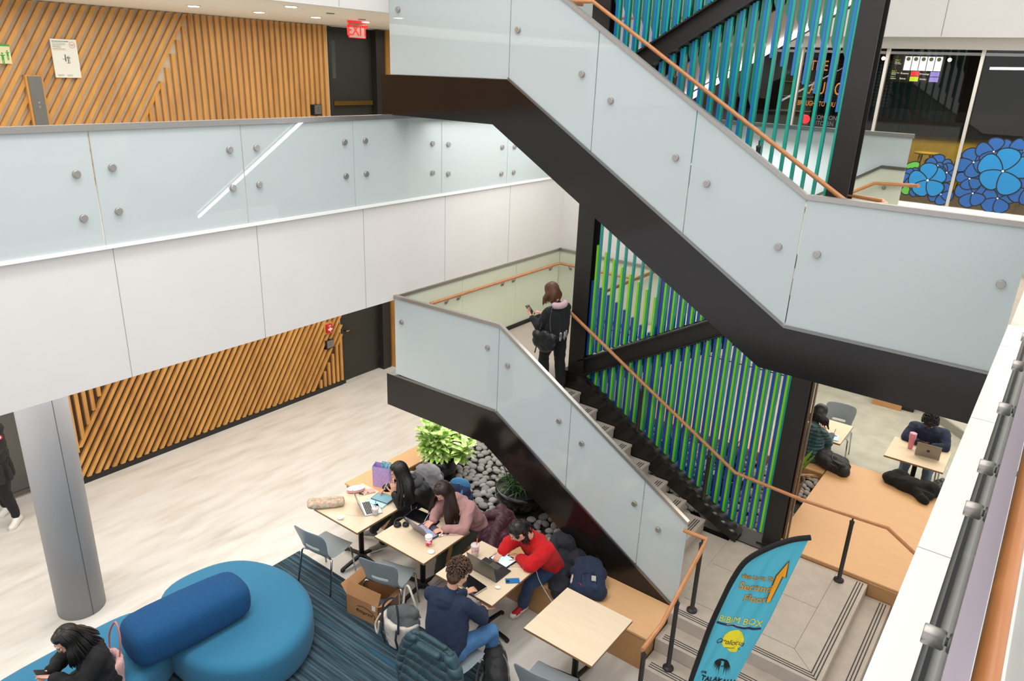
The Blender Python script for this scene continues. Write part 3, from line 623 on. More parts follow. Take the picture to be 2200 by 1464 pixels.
# ================================================================ PEBBLES
PEB = [M('pebble_a', '#a39f9c', .75, n=(30, '#8f8b88', .6)), M('pebble_b', '#b0aba8', .75, n=(30, '#9c9794', .6)), M('pebble_c', '#928e8c', .75, n=(30, '#7e7a79', .6))]
def peb_mesh(seed, mat):
    r = random.Random(seed); bm = bmesh.new(); bmesh.ops.create_icosphere(bm, subdivisions=3, radius=1)
    o = Vector((r.random()*9, r.random()*9, r.random()*9)); sx, sy, sz = r.uniform(.9, 1.15), r.uniform(.68, .85), r.uniform(.48, .6)
    for v in bm.verts: k = 1+.12*noise.noise(v.co*.9+o); v.co = Vector((v.co.x*sx, v.co.y*sy, v.co.z*sz))*k
    for f in bm.faces: f.smooth = True
    return mkmesh('pebble', bm, mat, True)
pm = [peb_mesh(i, PEB[i % 3]) for i in range(9)]
rp = random.Random(11)
spots = []
def inpot(x, y): return any((x-a)**2+(y-b)**2 < c*c for a, b, c in ((-6.10, 6.68, .27), (-4.78, 6.82, .36), (-2.06, 9.15, .2)))
cell = {}
def try_add(x, y, r, lay, tgt):
    for cx in range(int(x/.1)-2, int(x/.1)+2):
        for cy in range(int(y/.1)-2, int(y/.1)+2):
            for (a, b, c, l) in cell.get((cx, cy), ()):
                if (a-x)**2+(b-y)**2 < ((c+r)*.80)**2 : return
    cell.setdefault((int(x/.1), int(y/.1)), []).append((x, y, r, lay)); tgt.append((x, y, r))
big = []
for _ in range(9000):   # front part of the bed, nearest the tables
    x = rp.uniform(-6.46, -3.2); y = rp.uniform(6.27, 8.9)
    if x > -3.0 and y < 8.15: continue
    if inpot(x, y): continue
    try_add(x, y, rp.uniform(.045, .07), 0, big)
sideb = []
for _ in range(2600):
    x = rp.uniform(-2.35, -1.92); y = rp.uniform(8.15, 10.08)
    if inpot(x, y): continue
    try_add(x, y, rp.uniform(.04, .062), 0, sideb)
big.sort(key=lambda q: q[0]**2+q[1]**2)
nbig = 300-len(sideb)
ind = [(q, 'grey river pebble in the bed under the stairs beside the potted plants', 'pebbles in the bed by the plants') for q in big[:nbig]]+[(q, 'grey river pebble in the bed beside the wooden platform', 'pebbles by the platform') for q in sideb]
rest = big[nbig:]
for (x, y, r), lb, g in ind:
    o = bpy.data.objects.new('pebble', pm[rp.randrange(9)]); COL.objects.link(o)
    o.location = (x, y, .385+rp.uniform(-.006, .012)); o.scale = (r*1.12,)*3; o.rotation_euler = (rp.uniform(-.25, .25), rp.uniform(-.25, .25), rp.uniform(0, 6.28)); tag(o, lb, 'pebble', g)
bm = bmesh.new()
fill = []
for _ in range(6000):
    x = rp.uniform(-6.46, -2.4); y = rp.uniform(6.3, 10.05)
    if inpot(x, y) or (x > -3.0 and y < 8.15): continue
    try_add(x, y, rp.uniform(.05, .07), 0, fill)
for (x, y, r) in rest+fill:
    me = pm[rp.randrange(9)]; n0 = len(bm.verts); bm.from_mesh(me); bm.verts.ensure_lookup_table()
    mt = Matrix.LocRotScale(Vector((x, y, .383)), Matrix.Rotation(rp.uniform(0, 6.28), 3, 'Z').to_quaternion(), Vector((r*1.12,)*3))
    bmesh.ops.transform(bm, matrix=mt, verts=bm.verts[n0:])
tag(obj('pebble_bed', bm, PEB[0]), 'rest of the grey river pebbles, farther back under the stairs', 'pebbles', kind='stuff')
tag(obj('planter_soil', B(((-6.5, 6.24, .02), (-2.75, 10.1, .345)), ((-2.75, 8.13, .02), (-1.89, 10.1, .345))), M('dark_soil', '#2c2a29', .9)), 'dark ground of the planting bed under the pebbles', 'soil', kind='stuff')
# ================================================================ FOOD COURT GLASS WALL
MULL = M('light_mullion', '#b9b4ac', .4, .5)
W = bpy.data.objects.new('window_1', None); COL.objects.link(W); W.location = (-2.5, 12.01, 4.12); W['kind'] = 'structure'
xs = [-6.4, -4.88, -3.706, -2.526, -1.371, -.2]
for a, b in zip(xs[:-1], xs[1:]): obj('pane', B(((a+.02, 12.0, 4.14), (b-.02, 12.012, 6.2))), Mclear('shop_glass', '#cbc9c4'), W)
for x in xs: obj('mullion', B(((x-.02, 11.97, 4.12), (x+.02, 12.04, 6.22))), MULL, W)
obj('head_rail', B(((-6.4, 11.96, 6.2), (1, 12.05, 6.35))), M('head_beige', '#b5b0a6', .5), W); obj('sill', B(((-6.4, 11.9, 4.12), (1, 12.05, 4.15))), WHITEB, W)
struct('wall_food_court', B(((-6.5, 16.9, 4.1), (5, 17.1, 6.3))), M('food_court_back', '#2a2824', .7, n=(1.2, '#3a352c', .4)))
ct = thing('counter', 'long olive and black service counter inside the dark food court', 'counter', (-1.5, 14.6, 4.12))
obj('counter_front', B(((-3.0, 14.4, 4.12), (1.5, 14.45, 4.95))), M('olive_front', '#c2a622', .6, n=(6, '#a58b1a', .5), stretch=(8, 1, 1)), ct); obj('counter_top', B(((-3.05, 14.3, 4.95), (1.5, 15.0, 5.35))), M('black_counter', '#16151a', .25), ct)
s = thing('menu_screen', 'lit menu screen with white food panels behind the glass wall', 'screen', (-2.2, 14.2, 5.8))
# place via projection: plane Y = 14.2
def sc(u, v): return (-2.61+u*.96, 14.2, 6.60-v*.72)
def quad(bm, pts, d, mi=0): prism(bm, pts, d, mi)
SW = M('screen_white', '#e8ecff', .5, emit=1.6); SR = M('screen_red', '#e03040', .5, emit=1.3); SG = M('screen_lime', '#b6d030', .5, emit=1.3); SP = M('screen_violet', '#8a80e0', .5, emit=1.3); SK = M('screen_black', '#050507', .3); SL = M('screen_text', '#f4f4f4', .5, emit=1.3); SGT = M('screen_text_green', '#b8d838', .5, emit=1.2)
obj('ceiling_mount', B(((-2.55, 14.21, 6.18), (-2.50, 14.23, 6.31))), BLACK, s)
obj('display', B(((-2.90, 14.2, 5.77), (-2.13, 14.24, 6.19))), SK, s)
bm = bmesh.new()
for i in range(5): bx(bm, (-2.715+i*.112, 14.19, 5.955), (-2.615+i*.112, 14.199, 6.17))
obj('white_panels', bm, SW, s)
bm = bmesh.new()
for i in range(5): disc(bm, (-2.665+i*.112, 14.189, 6.13), (0, -1, 0), .03, .002)
obj('food_pictures', bm, M('food_green', '#6a8a50', .5, emit=.5), s)
obj('red_panel', B(((-2.588, 14.19, 5.872), (-2.463, 14.199, 5.945))), SR, s); obj('violet_panel', B(((-2.30, 14.19, 5.872), (-2.17, 14.199, 5.945))), SP, s)
obj('lime_panel', B(((-2.588, 14.19, 5.79), (-2.463, 14.199, 5.862))), SG, s); obj('violet_panel', B(((-2.30, 14.19, 5.79), (-2.17, 14.199, 5.862))), SP, s)
for t_, x_, z_, m_, sz in (('Step 1', -2.86, 6.10, SGT, .032), ('Choose\nYour Base', -2.86, 6.07, SL, .024), ('Step 2', -2.88, 5.93, SGT, .03), ('Choose Your\nOptions', -2.88, 5.905, SL, .022), ('Proteins', -2.74, 5.895, SL, .036), ('Dressings', -2.455, 5.895, SL, .036), ('Step 3', -2.88, 5.845, SGT, .028), ('Add-ons', -2.88, 5.815, SL, .024), ('Extras', -2.74, 5.815, SL, .036), ('Drinks', -2.44, 5.815, SL, .036)):
    text('menu_text', t_, (x_, 14.187, z_), (1, 0, 0), (0, 0, 1), sz, m_, s)
o = thing('window_lettering', 'orange and black lettering on the food court glass, partly hidden by the slats', 'lettering', (-3.3, 11.99, 5.1)); OR = M('orange_vinyl', '#93590e', .5); BV = M('black_vinyl', '#0c0c0c', .5)
text('line_the', 'THE', (-3.565, 11.992, 5.885), (1, 0, 0), (0, 0, 1), .20, OR, o, sx=.72, bold=.001)
text('line_launch', 'LAUNCH', (-3.60, 11.992, 5.555), (1, 0, 0), (0, 0, 1), .25, OR, o, sx=.66, bold=.001)
text('line_brought', 'BROUGHT TO YOU BY', (-3.66, 11.992, 5.385), (1, 0, 0), (0, 0, 1), .10, OR, o, sx=.62, bold=.001)
text('line_common', 'COMMON\nKITCHEN', (-3.39, 11.992, 5.20), (1, 0, 0), (0, 0, 1), .085, M('grey_vinyl', '#5a5a58', .5), o, sx=.85)
bm = bmesh.new(); disc(bm, (-3.50, 11.995, 5.185), (0, -1, 0), .065, .004); prism(bm, [(-3.56, 11.992, 5.2), (-3.53, 11.992, 5.26), (-3.5, 11.992, 5.24)], (0, .003, 0)); obj('red_logo_dot', bm, M('red_vinyl', '#c8202c', .5), o)
# cartoon-free flower decals: three large blue blossoms with black outlines
FB1 = M('decal_sky_blue', '#0f72a6', .5); FB2 = M('decal_mid_blue', '#184f8c', .5); FK = M('decal_black', '#06080a', .5); FW = M('decal_white', '#e6eef2', .5); FG = M('decal_green', '#4e9a34', .5)
def petal(bmf, bmo, cx, cz, ang, ln, wd, y, curl=.03):
    pts = []; out = []
    for k in range(20):
        t = 2*pi*k/20; u = (1-cos(t))/2; v = sin(t)*(.45+.75*u)
        r = ln*(.06+.94*u); q = wd*v*.62; a = ang+curl*u
        for L_, s_ in ((pts, 1), (out, 1)):
            rr = r if L_ is pts else r*1.0
            px = cx+cos(a)*r-sin(a)*q; pz = cz+sin(a)*r+cos(a)*q
        pts.append((px, y, pz))
        mx, mz = cx+cos(ang+curl*.6)*ln*.55, cz+sin(ang+curl*.6)*ln*.55; dx, dz = px-mx, pz-mz; n = max(1e-6, math.hypot(dx, dz))
        out.append((px+dx/n*.015, y+.0009, pz+dz/n*.015))
    prism(bmf, pts, (0, .0008, 0)); prism(bmo, out, (0, .0008, 0))
def blossom(lb, cx, cz, R, small, seed, n=5, a0=.4, subs=()):
    o = thing('flower_decal', lb, 'window decal', (cx, 11.99, cz))
    r = random.Random(seed); y = 11.985; f1 = bmesh.new(); f2 = bmesh.new(); k1 = bmesh.new(); wt = bmesh.new()
    for (dx, dz, rr, nn, aa) in subs:
        y2 = 11.992
        for k in range(nn): petal(f2, k1, cx+dx, cz+dz, aa+2*pi*k/nn+r.uniform(-.15, .15), rr*r.uniform(.85, 1.1), rr*.78, y2-.0012*k)
        disc(wt, (cx+dx, y2-.004, cz+dz), (0, -1, 0), .01, .001)
    k2 = bmesh.new()
    for k in range(n): petal(f1, k2, cx, cz, a0+2*pi*k/n+r.uniform(-.12, .12), R*r.uniform(.88, 1.08), R*.80, y-.0012*k)
    obj('bold_outlines', k2, FK, o)
    disc(wt, (cx, y-.005, cz), (0, -1, 0), .014, .001)
    obj('light_petals', f1, FB1, o); obj('darker_petals', f2, FB2, o); obj('outlines', k1, FK, o); obj('centres', wt, FW, o)
blossom('smaller blue outlined flower decal at the bottom of the left glass pane, beside the mullion', -1.68, 4.48, .235, 0, 1, 5, .5, ((.08, .21, .16, 5, .3), (-.215, .03, .13, 5, .9), (.21, .13, .13, 5, 0), (-.1, -.13, .12, 5, .2), (.2, -.17, .15, 5, 1), (.02, .16, .15, 4, 2)))
blossom('huge blue outlined flower decal filling the lower right glass pane', -.82, 4.70, .30, 0, 2, 5, .2, ((-.16, .24, .2, 5, .4), (-.36, .08, .2, 5, .9), (-.28, -.33, .2, 5, .5), (.18, .28, .2, 5, 0), (.02, -.36, .2, 5, .2), (-.36, -.14, .15, 5, .6), (.3, -.2, .22, 5, 0)))
o = thing('leaf_decal', 'green leaf decal peeking out left of the smaller blue flower', 'window decal', (-1.9, 11.99, 4.6)); f1 = bmesh.new(); k1 = bmesh.new()
petal(f1, k1, -1.88, 4.58, 1.9, .13, .15, 11.9935); obj('leaf', f1, FG, o); obj('outline', k1, FK, o); f1 = bmesh.new(); k1 = bmesh.new(); petal(f1, k1, -1.9, 4.4, 4.4, .15, .1, 11.9935); obj('leaf', f1, FG, o); obj('outline', k1, FK, o)
# food court interior bits
o = thing('slot_machine_shelf', 'lit white shelf unit behind the lettering', 'shelf', (-4.6, 14, 4.12))
obj('cabinet', B(((-4.7, 14.4, 4.12), (-4.2, 14.6, 5.9))), M('shelf_grey', '#6e7672', .4), o)
for z in (5.2, 5.45, 5.7): obj('shelf', B(((-4.72, 14.3, z), (-4.18, 14.6, z+.015))), M('shelf_white', '#d0d6d4', .4), o)
obj('green_light', B(((-4.72, 14.28, 5.5), (-4.69, 14.3, 5.9))), M('green_glow', '#58e040', .5, emit=1), o)
bm = bmesh.new()
for i in range(30):
    for j in range(14): bx(bm, (-5.1+i*.06, 16.6, 5.3+j*.062), (-5.06+i*.06, 16.62, 5.345+j*.062))
tag(obj('tile_wall_panel', bm, M('silver_tiles', '#77767a', .3, .7)), 'grid of small silver tiles on the dark food court wall', 'wall panel')
for x, z, lb in ((-3.05, 6.13, 'small glowing pendant lamp just left of the lit menu'), (-2.07, 6.13, 'small glowing pendant lamp just right of the lit menu')):
    o = thing('pendant_lamp', lb, 'lamp', (x, 14.2, z)); bm = bmesh.new(); bmesh.ops.create_icosphere(bm, subdivisions=2, radius=.03, matrix=Matrix.Translation((x, 14.2, z))); obj('bulb', bm, M('warm_bulb', '#ffe8c0', .5, emit=9), o); obj('cord', T([(x, 14.2, z+.03), (x, 14.2, 6.3)], .005, 6), BLACK, o)
tag(obj('ring_light', P([(-1.6, 15.2, 6.02), (.6, 15.2, 6.06), (.6, 15.2, 6.10), (-1.6, 15.2, 6.06)], (0, .1, 0)), M('cool_glow', '#f0f6ff', .5, emit=3)), 'long white ceiling light inside the food court at right', 'light')
text('x', 'BIBIM BOX', (-.62, 14.18, 5.72), (1, 0, 0), (0, 0, 1), .16, M('dull_gold', '#5d5636', .5), None)
o = bpy.data.objects['x']; o.name = 'shop_lettering'; tag(o, 'dim gold BIBIM BOX sign on the dark wall at the right edge', 'lettering')
YS = M('yellow_metal', '#b89a18', .5)
def stool(x, y):
    o = thing('bar_stool', 'yellow metal stool standing at the service counter behind the flower decals', 'stool', (x, y, 4.12), 0, 'yellow counter stools')
    obj('seat', L([(.001, .62), (.17, .62), (.17, .65), (.001, .65)], (x, y, 4.12)), YS, o)
    for a in range(4): obj('leg', T([(x+.1*cos(a*pi/2+.7), y+.1*sin(a*pi/2+.7), 4.74), (x+.2*cos(a*pi/2+.7), y+.2*sin(a*pi/2+.7), 4.12)], .013, 6), YS, o)
for x in (-1.95, -1.35, -.75, -.15): stool(x, 13.2)
# ================================================================ TABLES AND CHAIRS
def make_table(w=.757, d=.757, h=.76):
    t = thing('cafe_table', 'x', 'table')
    bm = bmesh.new(); bx(bm, (-w/2, -d/2, h-.028), (w/2, d/2, h)); obj('table_top', bm, TABLE, t, bev=.002)
    bm = bmesh.new(); bx(bm, (-w/2-.001, -d/2-.001, h-.026), (w/2+.001, d/2+.001, h-.004)); obj('edge_band', bm, M('table_edge', '#8a6a45', .5), t)
    obj('pole', L([(.032, .05), (.032, h-.04), (.11, h-.035), (.11, h-.028)]), BLACK, t)
    obj('hub', L([(.055, .045), (.06, .06), (.05, .095), (.033, .11)]), BLACK, t)
    for k in range(4):
        a = pi/4*0+k*pi/2; c_, s_ = cos(a), sin(a)
        bm = bmesh.new(); pr = [(.04, .055), (.04, .095), (.30, .045), (.325, .03), (.325, .0), (.29, .0), (.28, .022)]
        v = [(x*c_+.02*s_, x*s_-.02*c_, z) for x, z in pr]; prism(bm, v, (-.04*s_, .04*c_, 0)); obj('foot', bm, BLACK, t, bev=.004)
    return t
tp = make_table()
TAB = [(-5.895, 5.045, 0, 'birch cafe table farthest left, with the floral pencil case hanging over its corner'), (-4.945, 5.13, 0, 'birch cafe table with the red paper cup and black headphones'), (-3.975, 5.085, 0, 'birch cafe table in front of the woman in red, with the large grey laptop'), (-2.795, 5.04, 0, 'empty birch cafe table in front of the bench end'), (-2.22, 11.05, 0, 'birch cafe table by the woman in the teal jacket, behind the platform'), (-.885, 11.13, 0, 'birch cafe table with the pink tumbler, behind the platform')]
for i, (x, y, rz, lb) in enumerate(TAB):
    place(tp if i == 0 else copy_tree(tp), (x, y, 0), rz, lb, 'square cafe tables')
GREYP = M('grey_chair_shell', '#8b9498', .35, n=(60, '#868f94', .5)); SLOT = M('pale_slot', '#b9bcbc', .4)
def shell_mesh():
    """moulded seat+back surface; x width, y depth (front +y), z up"""
    bm = bmesh.new(); prof = [(.23, .437, .20), (.215, .452, .215), (.12, .448, .225), (0, .438, .23), (-.12, .442, .225), (-.185, .468, .215), (-.212, .515, .20), (-.222, .555, .203), (-.229, .585, .206), (-.25, .66, .225), (-.275, .74, .235), (-.293, .80, .232), (-.302, .835, .215)]
    nx = 12; rows = []
    for i, (y, z, hw) in enumerate(prof):
        row = []
        for k in range(nx+1):
            u = -1+2*k/nx; bow = (1-u*u)
            if i < 5: yy, zz = y-.0, z-.012*bow+.01*abs(u)**3; 
            else: yy, zz = y+.035*(u*u)-.0, z
            if i >= 11: zz -= .02*abs(u)**4
            if i == 0: yy -= .02*u*u
            row.append(bm.verts.new((u*hw, yy, zz)))
        rows.append(row)
    hole = lambda i, k: i == 7 and 3 <= k < nx-3
    for i in range(len(rows)-1):
        for k in range(nx):
            if hole(i, k): continue
            f = bm.faces.new((rows[i][k], rows[i][k+1], rows[i+1][k+1], rows[i+1][k])); f.smooth = True
    return bm
def make_chair():
    c = thing('cafe_chair', 'x', 'chair')
    o = obj('seat_shell', shell_mesh(), GREYP, c, smooth=True); md = o.modifiers.new('so', 'SOLIDIFY'); md.thickness = .009; md.offset = 0; md = o.modifiers.new('s', 'SUBSURF'); md.levels = md.render_levels = 2
    for sx in (-1, 1):
        obj('leg', T([(sx*.16, .14, .43), (sx*.205, .155, .43), (sx*.218, .17, .41), (sx*.245, .215, .0)], .0105, 10), CHROME, c)
        obj('leg', T([(sx*.16, -.13, .43), (sx*.215, -.15, .435), (sx*.228, -.165, .41), (sx*.25, -.235, .0)], .0105, 10), CHROME, c)
    obj('seat_frame', T([(-.16, .14, .43), (.16, .14, .43), (.16, -.13, .43), (-.16, -.13, .43)], .009, 8, closed=True), CHROME, c)
    return c
cp = make_chair()
CH = [(-5.93, 4.555, .12, 'grey shell chair farthest left, tucked at the table with the pencil case'), (-4.99, 4.66, .30, 'grey shell chair behind the open cardboard box'), (-3.66, 4.22, -.02, 'grey chair under the seated man, a teal puffer jacket over its back'), (-2.76, 4.50, .12, 'grey shell chair at the empty table, cut by the bottom edge'), (-2.14, 11.75, pi+.1, 'pale grey chair across the table from the woman in the teal jacket'), (-.86, 11.78, pi, 'chair under the man with the black headphones, mostly hidden by him')]
for i, (x, y, rz, lb) in enumerate(CH):
    place(cp if i == 0 else copy_tree(cp), (x, y, 0), rz, lb, 'grey shell chairs')
# ================================================================ SOFA
SOFT = M('blue_wool_seat', '#246a8c', .95, sheen=.1, n=(120, '#2e7598', .6), bump=.35, bscale=260)
SOFD = M('deep_blue_knit', '#065084', .95, n=(110, '#053e6c', .4), bump=1.0, bscale=120)
def blob(pts, z0, z1, inset=.09, rnd=.10):
    """closed outline -> rounded cushion"""
    n = len(pts); cx = sum(p[0] for p in pts)/n; cy = sum(p[1] for p in pts)/n
    dense = []
    for i in range(n):
        p0, p1, p2, p3 = pts[i-1], pts[i], pts[(i+1) % n], pts[(i+2) % n]
        for k in range(6):
            t = k/6; f = lambda a, b, c, d: .5*((2*b)+(-a+c)*t+(2*a-5*b+4*c-d)*t*t+(-a+3*b-3*c+d)*t**3)
            dense.append((f(p0[0], p1[0], p2[0], p3[0]), f(p0[1], p1[1], p2[1], p3[1])))
    bm = bmesh.new(); N = len(dense); rings = []
    def off(d):
        out = []
        for i, (x, y) in enumerate(dense):
            xa, ya = dense[i-1]; xb, yb = dense[(i+1) % N]; tx, ty = xb-xa, yb-ya; l = math.hypot(tx, ty); nx_, ny_ = ty/l, -tx/l
            if (nx_*(x-cx)+ny_*(y-cy)) < 0: nx_, ny_ = -nx_, -ny_
            out.append((x-nx_*d, y-ny_*d))
        return out
    prof = [(.06, z0), (.02, z0+.03), (0, z0+.1)]+[(rnd*(1-cos(a)), z1-rnd+rnd*sin(a)) for a in (0, .3, .6, .9, 1.2, 1.45)]
    for d, z in prof: rings.append([bm.verts.new((x, y, z)) for x, y in off(d)])
    last = off(rnd)
    for s_, dz in ((.8, .006), (.5, .012), (.2, .014)): rings.append([bm.verts.new((cx+(x-cx)*s_, cy+(y-cy)*s_, z1+dz)) for x, y in last])
    for a, b in zip(rings[:-1], rings[1:]):
        for i in range(N): f = bm.faces.new((a[i], a[(i+1) % N], b[(i+1) % N], b[i])); f.smooth = True
    bm.faces.new(rings[-1]); bm.faces.new(list(reversed(rings[0])))
    return bm
sofa = thing('sofa', 'large organic blue sofa on the carpet with a darker woven bolster', 'sofa', (-5.8, 2.9, 0))
obj('seat_cushion', blob([(-6.70, 3.0), (-6.72, 3.5), (-6.50, 3.85), (-6.02, 4.03), (-5.50, 3.96), (-5.12, 3.68), (-4.96, 3.28), (-5.06, 2.92), (-5.38, 2.66), (-5.78, 2.60), (-6.2, 2.66)], .03, .43), SOFT, sofa)
obj('seat_cushion', blob([(-6.62, 1.2), (-6.70, 2.0), (-6.66, 2.6), (-6.38, 2.84), (-5.98, 2.72), (-5.76, 2.42), (-5.60, 2.02), (-5.55, 1.5), (-5.65, .9), (-6.1, .7)], .03, .42), SOFT, sofa)
def bolster():
    bm = bmesh.new(); A = Vector((-5.93, 2.24, .63)); D = Vector((.10, 1.0, 0)).normalized(); S = Vector((1, -.10, 0)).normalized(); rings = []; N = 28
    LN = 1.17
    prof = [(0, .35), (.02, .68), (.07, .88), (.16, 1.0), (LN-.16, .95), (LN-.07, .84), (LN-.02, .64), (LN, .33)]
    for t, k in prof:
        ring = []
        for q in range(N):
            a = 2*pi*q/N; ca, sa = cos(a), sin(a); e = .62
            x = math.copysign(abs(ca)**e, ca)*.28*k; z = math.copysign(abs(sa)**e, sa)*.212*k
            ring.append(bm.verts.new(A+D*t+S*x+Vector((0, 0, z))))
        rings.append(ring)
    for a, b in zip(rings[:-1], rings[1:]):
        for i in range(N): f = bm.faces.new((a[i], a[(i+1) % N], b[(i+1) % N], b[i])); f.smooth = True
    bm.faces.new(rings[-1]); bm.faces.new(list(reversed(rings[0]))); return bm
obj('bolster', bolster(), SOFD, sofa, sub=1)
for x, y in ((-6.4, 3.4), (-5.5, 3.4), (-6.3, 1.6), (-5.9, 1.6)): obj('foot', L([(.03, .008), (.03, .05)], (x, y, 0)), BLACK, sofa)
# ================================================================ SOFT SHAPES
def frame(d, up=(0, 0, 1)):
    d = Vector(d).normalized(); s = d.cross(Vector(up)); s = s.normalized() if s.length > 1e-4 else d.orthogonal().normalized(); u = s.cross(d); return d, s, u
def cap(bm, a, b, ra, rb, seg=14):
    a = Vector(a); b = Vector(b); d = b-a; l = d.length; q = Vector((0, 0, 1)).rotation_difference(d if l > 1e-6 else Vector((0, 0, 1))).to_matrix().to_4x4()
    prof = [(ra*sin(t)+1e-4, -ra*cos(t)) for t in (0.15, .6, 1.1)]+[(ra, 0), (rb, l)]+[(rb*sin(t)+1e-4, l+rb*cos(t)) for t in (1.1, .6, .15)]
    lathe(bm, prof, a, seg, M4=q)
def ell(bm, c, r, fw=(0, 1, 0), up=(0, 0, 1), sub=3):
    """ellipsoid; r = (side, forward, up)"""
    d, s, u = frame(fw, up); n0 = len(bm.verts)
    g = bmesh.ops.create_icosphere(bm, subdivisions=sub, radius=1)
    for v in g['verts']: v.co = Vector(c)+s*v.co.x*r[0]+d*v.co.y*r[1]+u*v.co.z*r[2]
def fuse(bm, voxel=.006, it=3, amp=0, freq=8, seed=0, amp2=0, freq2=25):
    me = bpy.data.meshes.new('tmp'); bm.to_mesh(me); bm.free(); o = bpy.data.objects.new('tmp', me); COL.objects.link(o)
    m = o.modifiers.new('r', 'REMESH'); m.mode = 'VOXEL'; m.voxel_size = voxel
    if it: m = o.modifiers.new('s', 'SMOOTH'); m.factor = .6; m.iterations = it
    dg = bpy.context.evaluated_depsgraph_get(); r = bpy.data.meshes.new_from_object(o.evaluated_get(dg)); bpy.data.objects.remove(o); bpy.data.meshes.remove(me)
    out = bmesh.new(); out.from_mesh(r); bpy.data.meshes.remove(r)
    if amp or amp2:
        out.normal_update(); off = Vector((seed*3.7, seed*1.3, seed*2.1)); nv = []
        for v in out.verts:
            k = 0
            if amp: k += amp*noise.noise(v.co*freq+off)
            if amp2:
                q = noise.noise(v.co*freq2+off); k += amp2*(1-2*abs(q))   # ridged folds
            nv.append(v.co+v.normal*k)
        for v, c in zip(out.verts, nv): v.co = c
    for f in out.faces: f.smooth = True
    return out
def quilt(name, col, spacing=.055, axis='Z', rough=.45, depth=1.0, col2=None):
    """puffer fabric: rows of rounded channels through a wave bump"""
    if name in _m: return _m[name]
    m = M(name, col, rough, sheen=.1, n=(8, col2 or col, .5)); nt = m.node_tree; b = nt.nodes['Principled BSDF']
    tc = nt.nodes.new('ShaderNodeTexCoord'); wv = nt.nodes.new('ShaderNodeTexWave'); wv.bands_direction = axis; wv.inputs['Scale'].default_value = .314/spacing; wv.inputs['Distortion'].default_value = .8; wv.inputs['Detail'].default_value = 2
    nt.links.new(tc.outputs['Object'], wv.inputs['Vector']); bp = nt.nodes.new('ShaderNodeBump'); bp.inputs['Strength'].default_value = .9; bp.inputs['Distance'].default_value = .02*depth
    pw = nt.nodes.new('ShaderNodeMath'); pw.operation = 'POWER'; pw.inputs[1].default_value = .35; nt.links.new(wv.outputs['Fac'], pw.inputs[0])
    nt.links.new(pw.outputs[0], bp.inputs['Height']); nt.links.new(bp.outputs[0], b.inputs['Normal']); return m
# ================================================================ NEAR BALUSTRADE
s = thing('glass_balustrade', 'clear glass balustrade with steel cap right beside the viewer', 'balustrade', (.02, 2, 4.1))
for a, b in ((-3, -.2), (-.2, 1.33), (1.33, 2.95), (2.95, 4.35), (4.35, 6.15)): obj('glass_panel', B(((.016, a+.006, 4.02), (.029, b-.006, 5.175))), Mclear('clear_glass', '#e6efec'), s)
obj('cap_rail', B(((.011, -3, 5.172), (.033, 6.2, 5.2))), M('lilac_steel_cap', '#b3aab8', .22, 1), s)
for y in (.9, 1.99, 2.79, 3.18, 3.886, 4.6, 5.2):
    bm = bmesh.new(); lathe(bm, [(.026, 0), (.028, .003), (.028, .05), (.024, .055)], (-.042, y, 4.35), 20, M4=Matrix.Rotation(pi/2, 4, 'Y')); lathe(bm, [(.012, .05), (.012, .11)], (-.042, y, 4.35), 12, M4=Matrix.Rotation(pi/2, 4, 'Y')); obj('standoff', bm, STEEL, s)
obj('shadow_gap_strip', B(((-.022, -3, 4.085), (-.008, 6.2, 4.13))), M('shadow_gap_black', '#14161a', .6), s)  # black strip painted in for the shade of the gap beside the glass
obj('shoe_plate', B(((.03, -3, 4.08), (.075, 6.2, 4.10))), STEEL, s)
s = thing('handrail', 'oak handrail right beside the viewer at the right edge', 'handrail', (.075, 2, 4.97))
obj('rail', T([(.0665, -3, 4.95), (.0665, 6.1, 4.95)], .0175, 20), M('oak_handrail_near', '#c98249', .38, coat=.25, n=(9, '#b06a33', .5), stretch=(2, .35, 2)), s)
for y in (1.99, 3.18, 4.6): obj('bracket', T([(.028, y, 4.88), (.0665, y, 4.88), (.0665, y, 4.935)], .008, 8), STEEL, s)
# ================================================================ FEATHER FLAG
H_ = Vector((.962, .273, 0)); Z_ = Vector((0, 0, 1)); NF = Vector((.273, -.962, 0)); F0 = Vector((-1.392, 4.896, 0))
def FP(h, z, o=0): return F0+H_*h+Z_*z+NF*o
def rip(h, z):   # cloth ripple (real relief, folds running down from the tip)
    t = (h-.47)*2.6-(z-2.6)*.75; return .006*sin(t*22)*max(0, min(1, (2.62-z)*2))+.0025*sin(t*41+1)
flag = thing('feather_flag', 'tall turquoise feather flag with orange arrow and restaurant logos, on a black curved pole', 'flag', (-1.6, 4.84, 0))
outer = [(.473, 2.627), (.352, 2.571), (.205, 2.458), (.059, 2.295), (-.018, 2.098), (-.075, 1.857), (-.131, 1.584), (-.171, 1.307), (-.215, .974), (-.235, .7), (-.245, .45)]
right = [(.473, 2.60), (.403, 2.254), (.319, 1.813), (.231, 1.459), (.152, 1.122), (.10, .8), (.02, .45)]
def lerp_z(L_, z):
    for (a, za), (b, zb) in zip(L_[:-1], L_[1:]):
        if za >= z >= zb: return a+(b-a)*(za-z)/(za-zb) if za > zb else a
    return L_[-1][0] if z < L_[-1][1] else L_[0][0]
bm = bmesh.new(); rows = []
NZ = 130; NH = 40
for i in range(NZ+1):
    z = 2.60-(2.60-.45)*i/NZ; l = lerp_z(outer, z)+.03; r_ = max(lerp_z(right, z), l+.002)
    rows.append([bm.verts.new(FP(l+(r_-l)*k/NH, z, rip(l+(r_-l)*k/NH, z))) for k in range(NH+1)])
for a, b in zip(rows[:-1], rows[1:]):
    for k in range(NH): f = bm.faces.new((a[k], a[k+1], b[k+1], b[k])); f.smooth = True
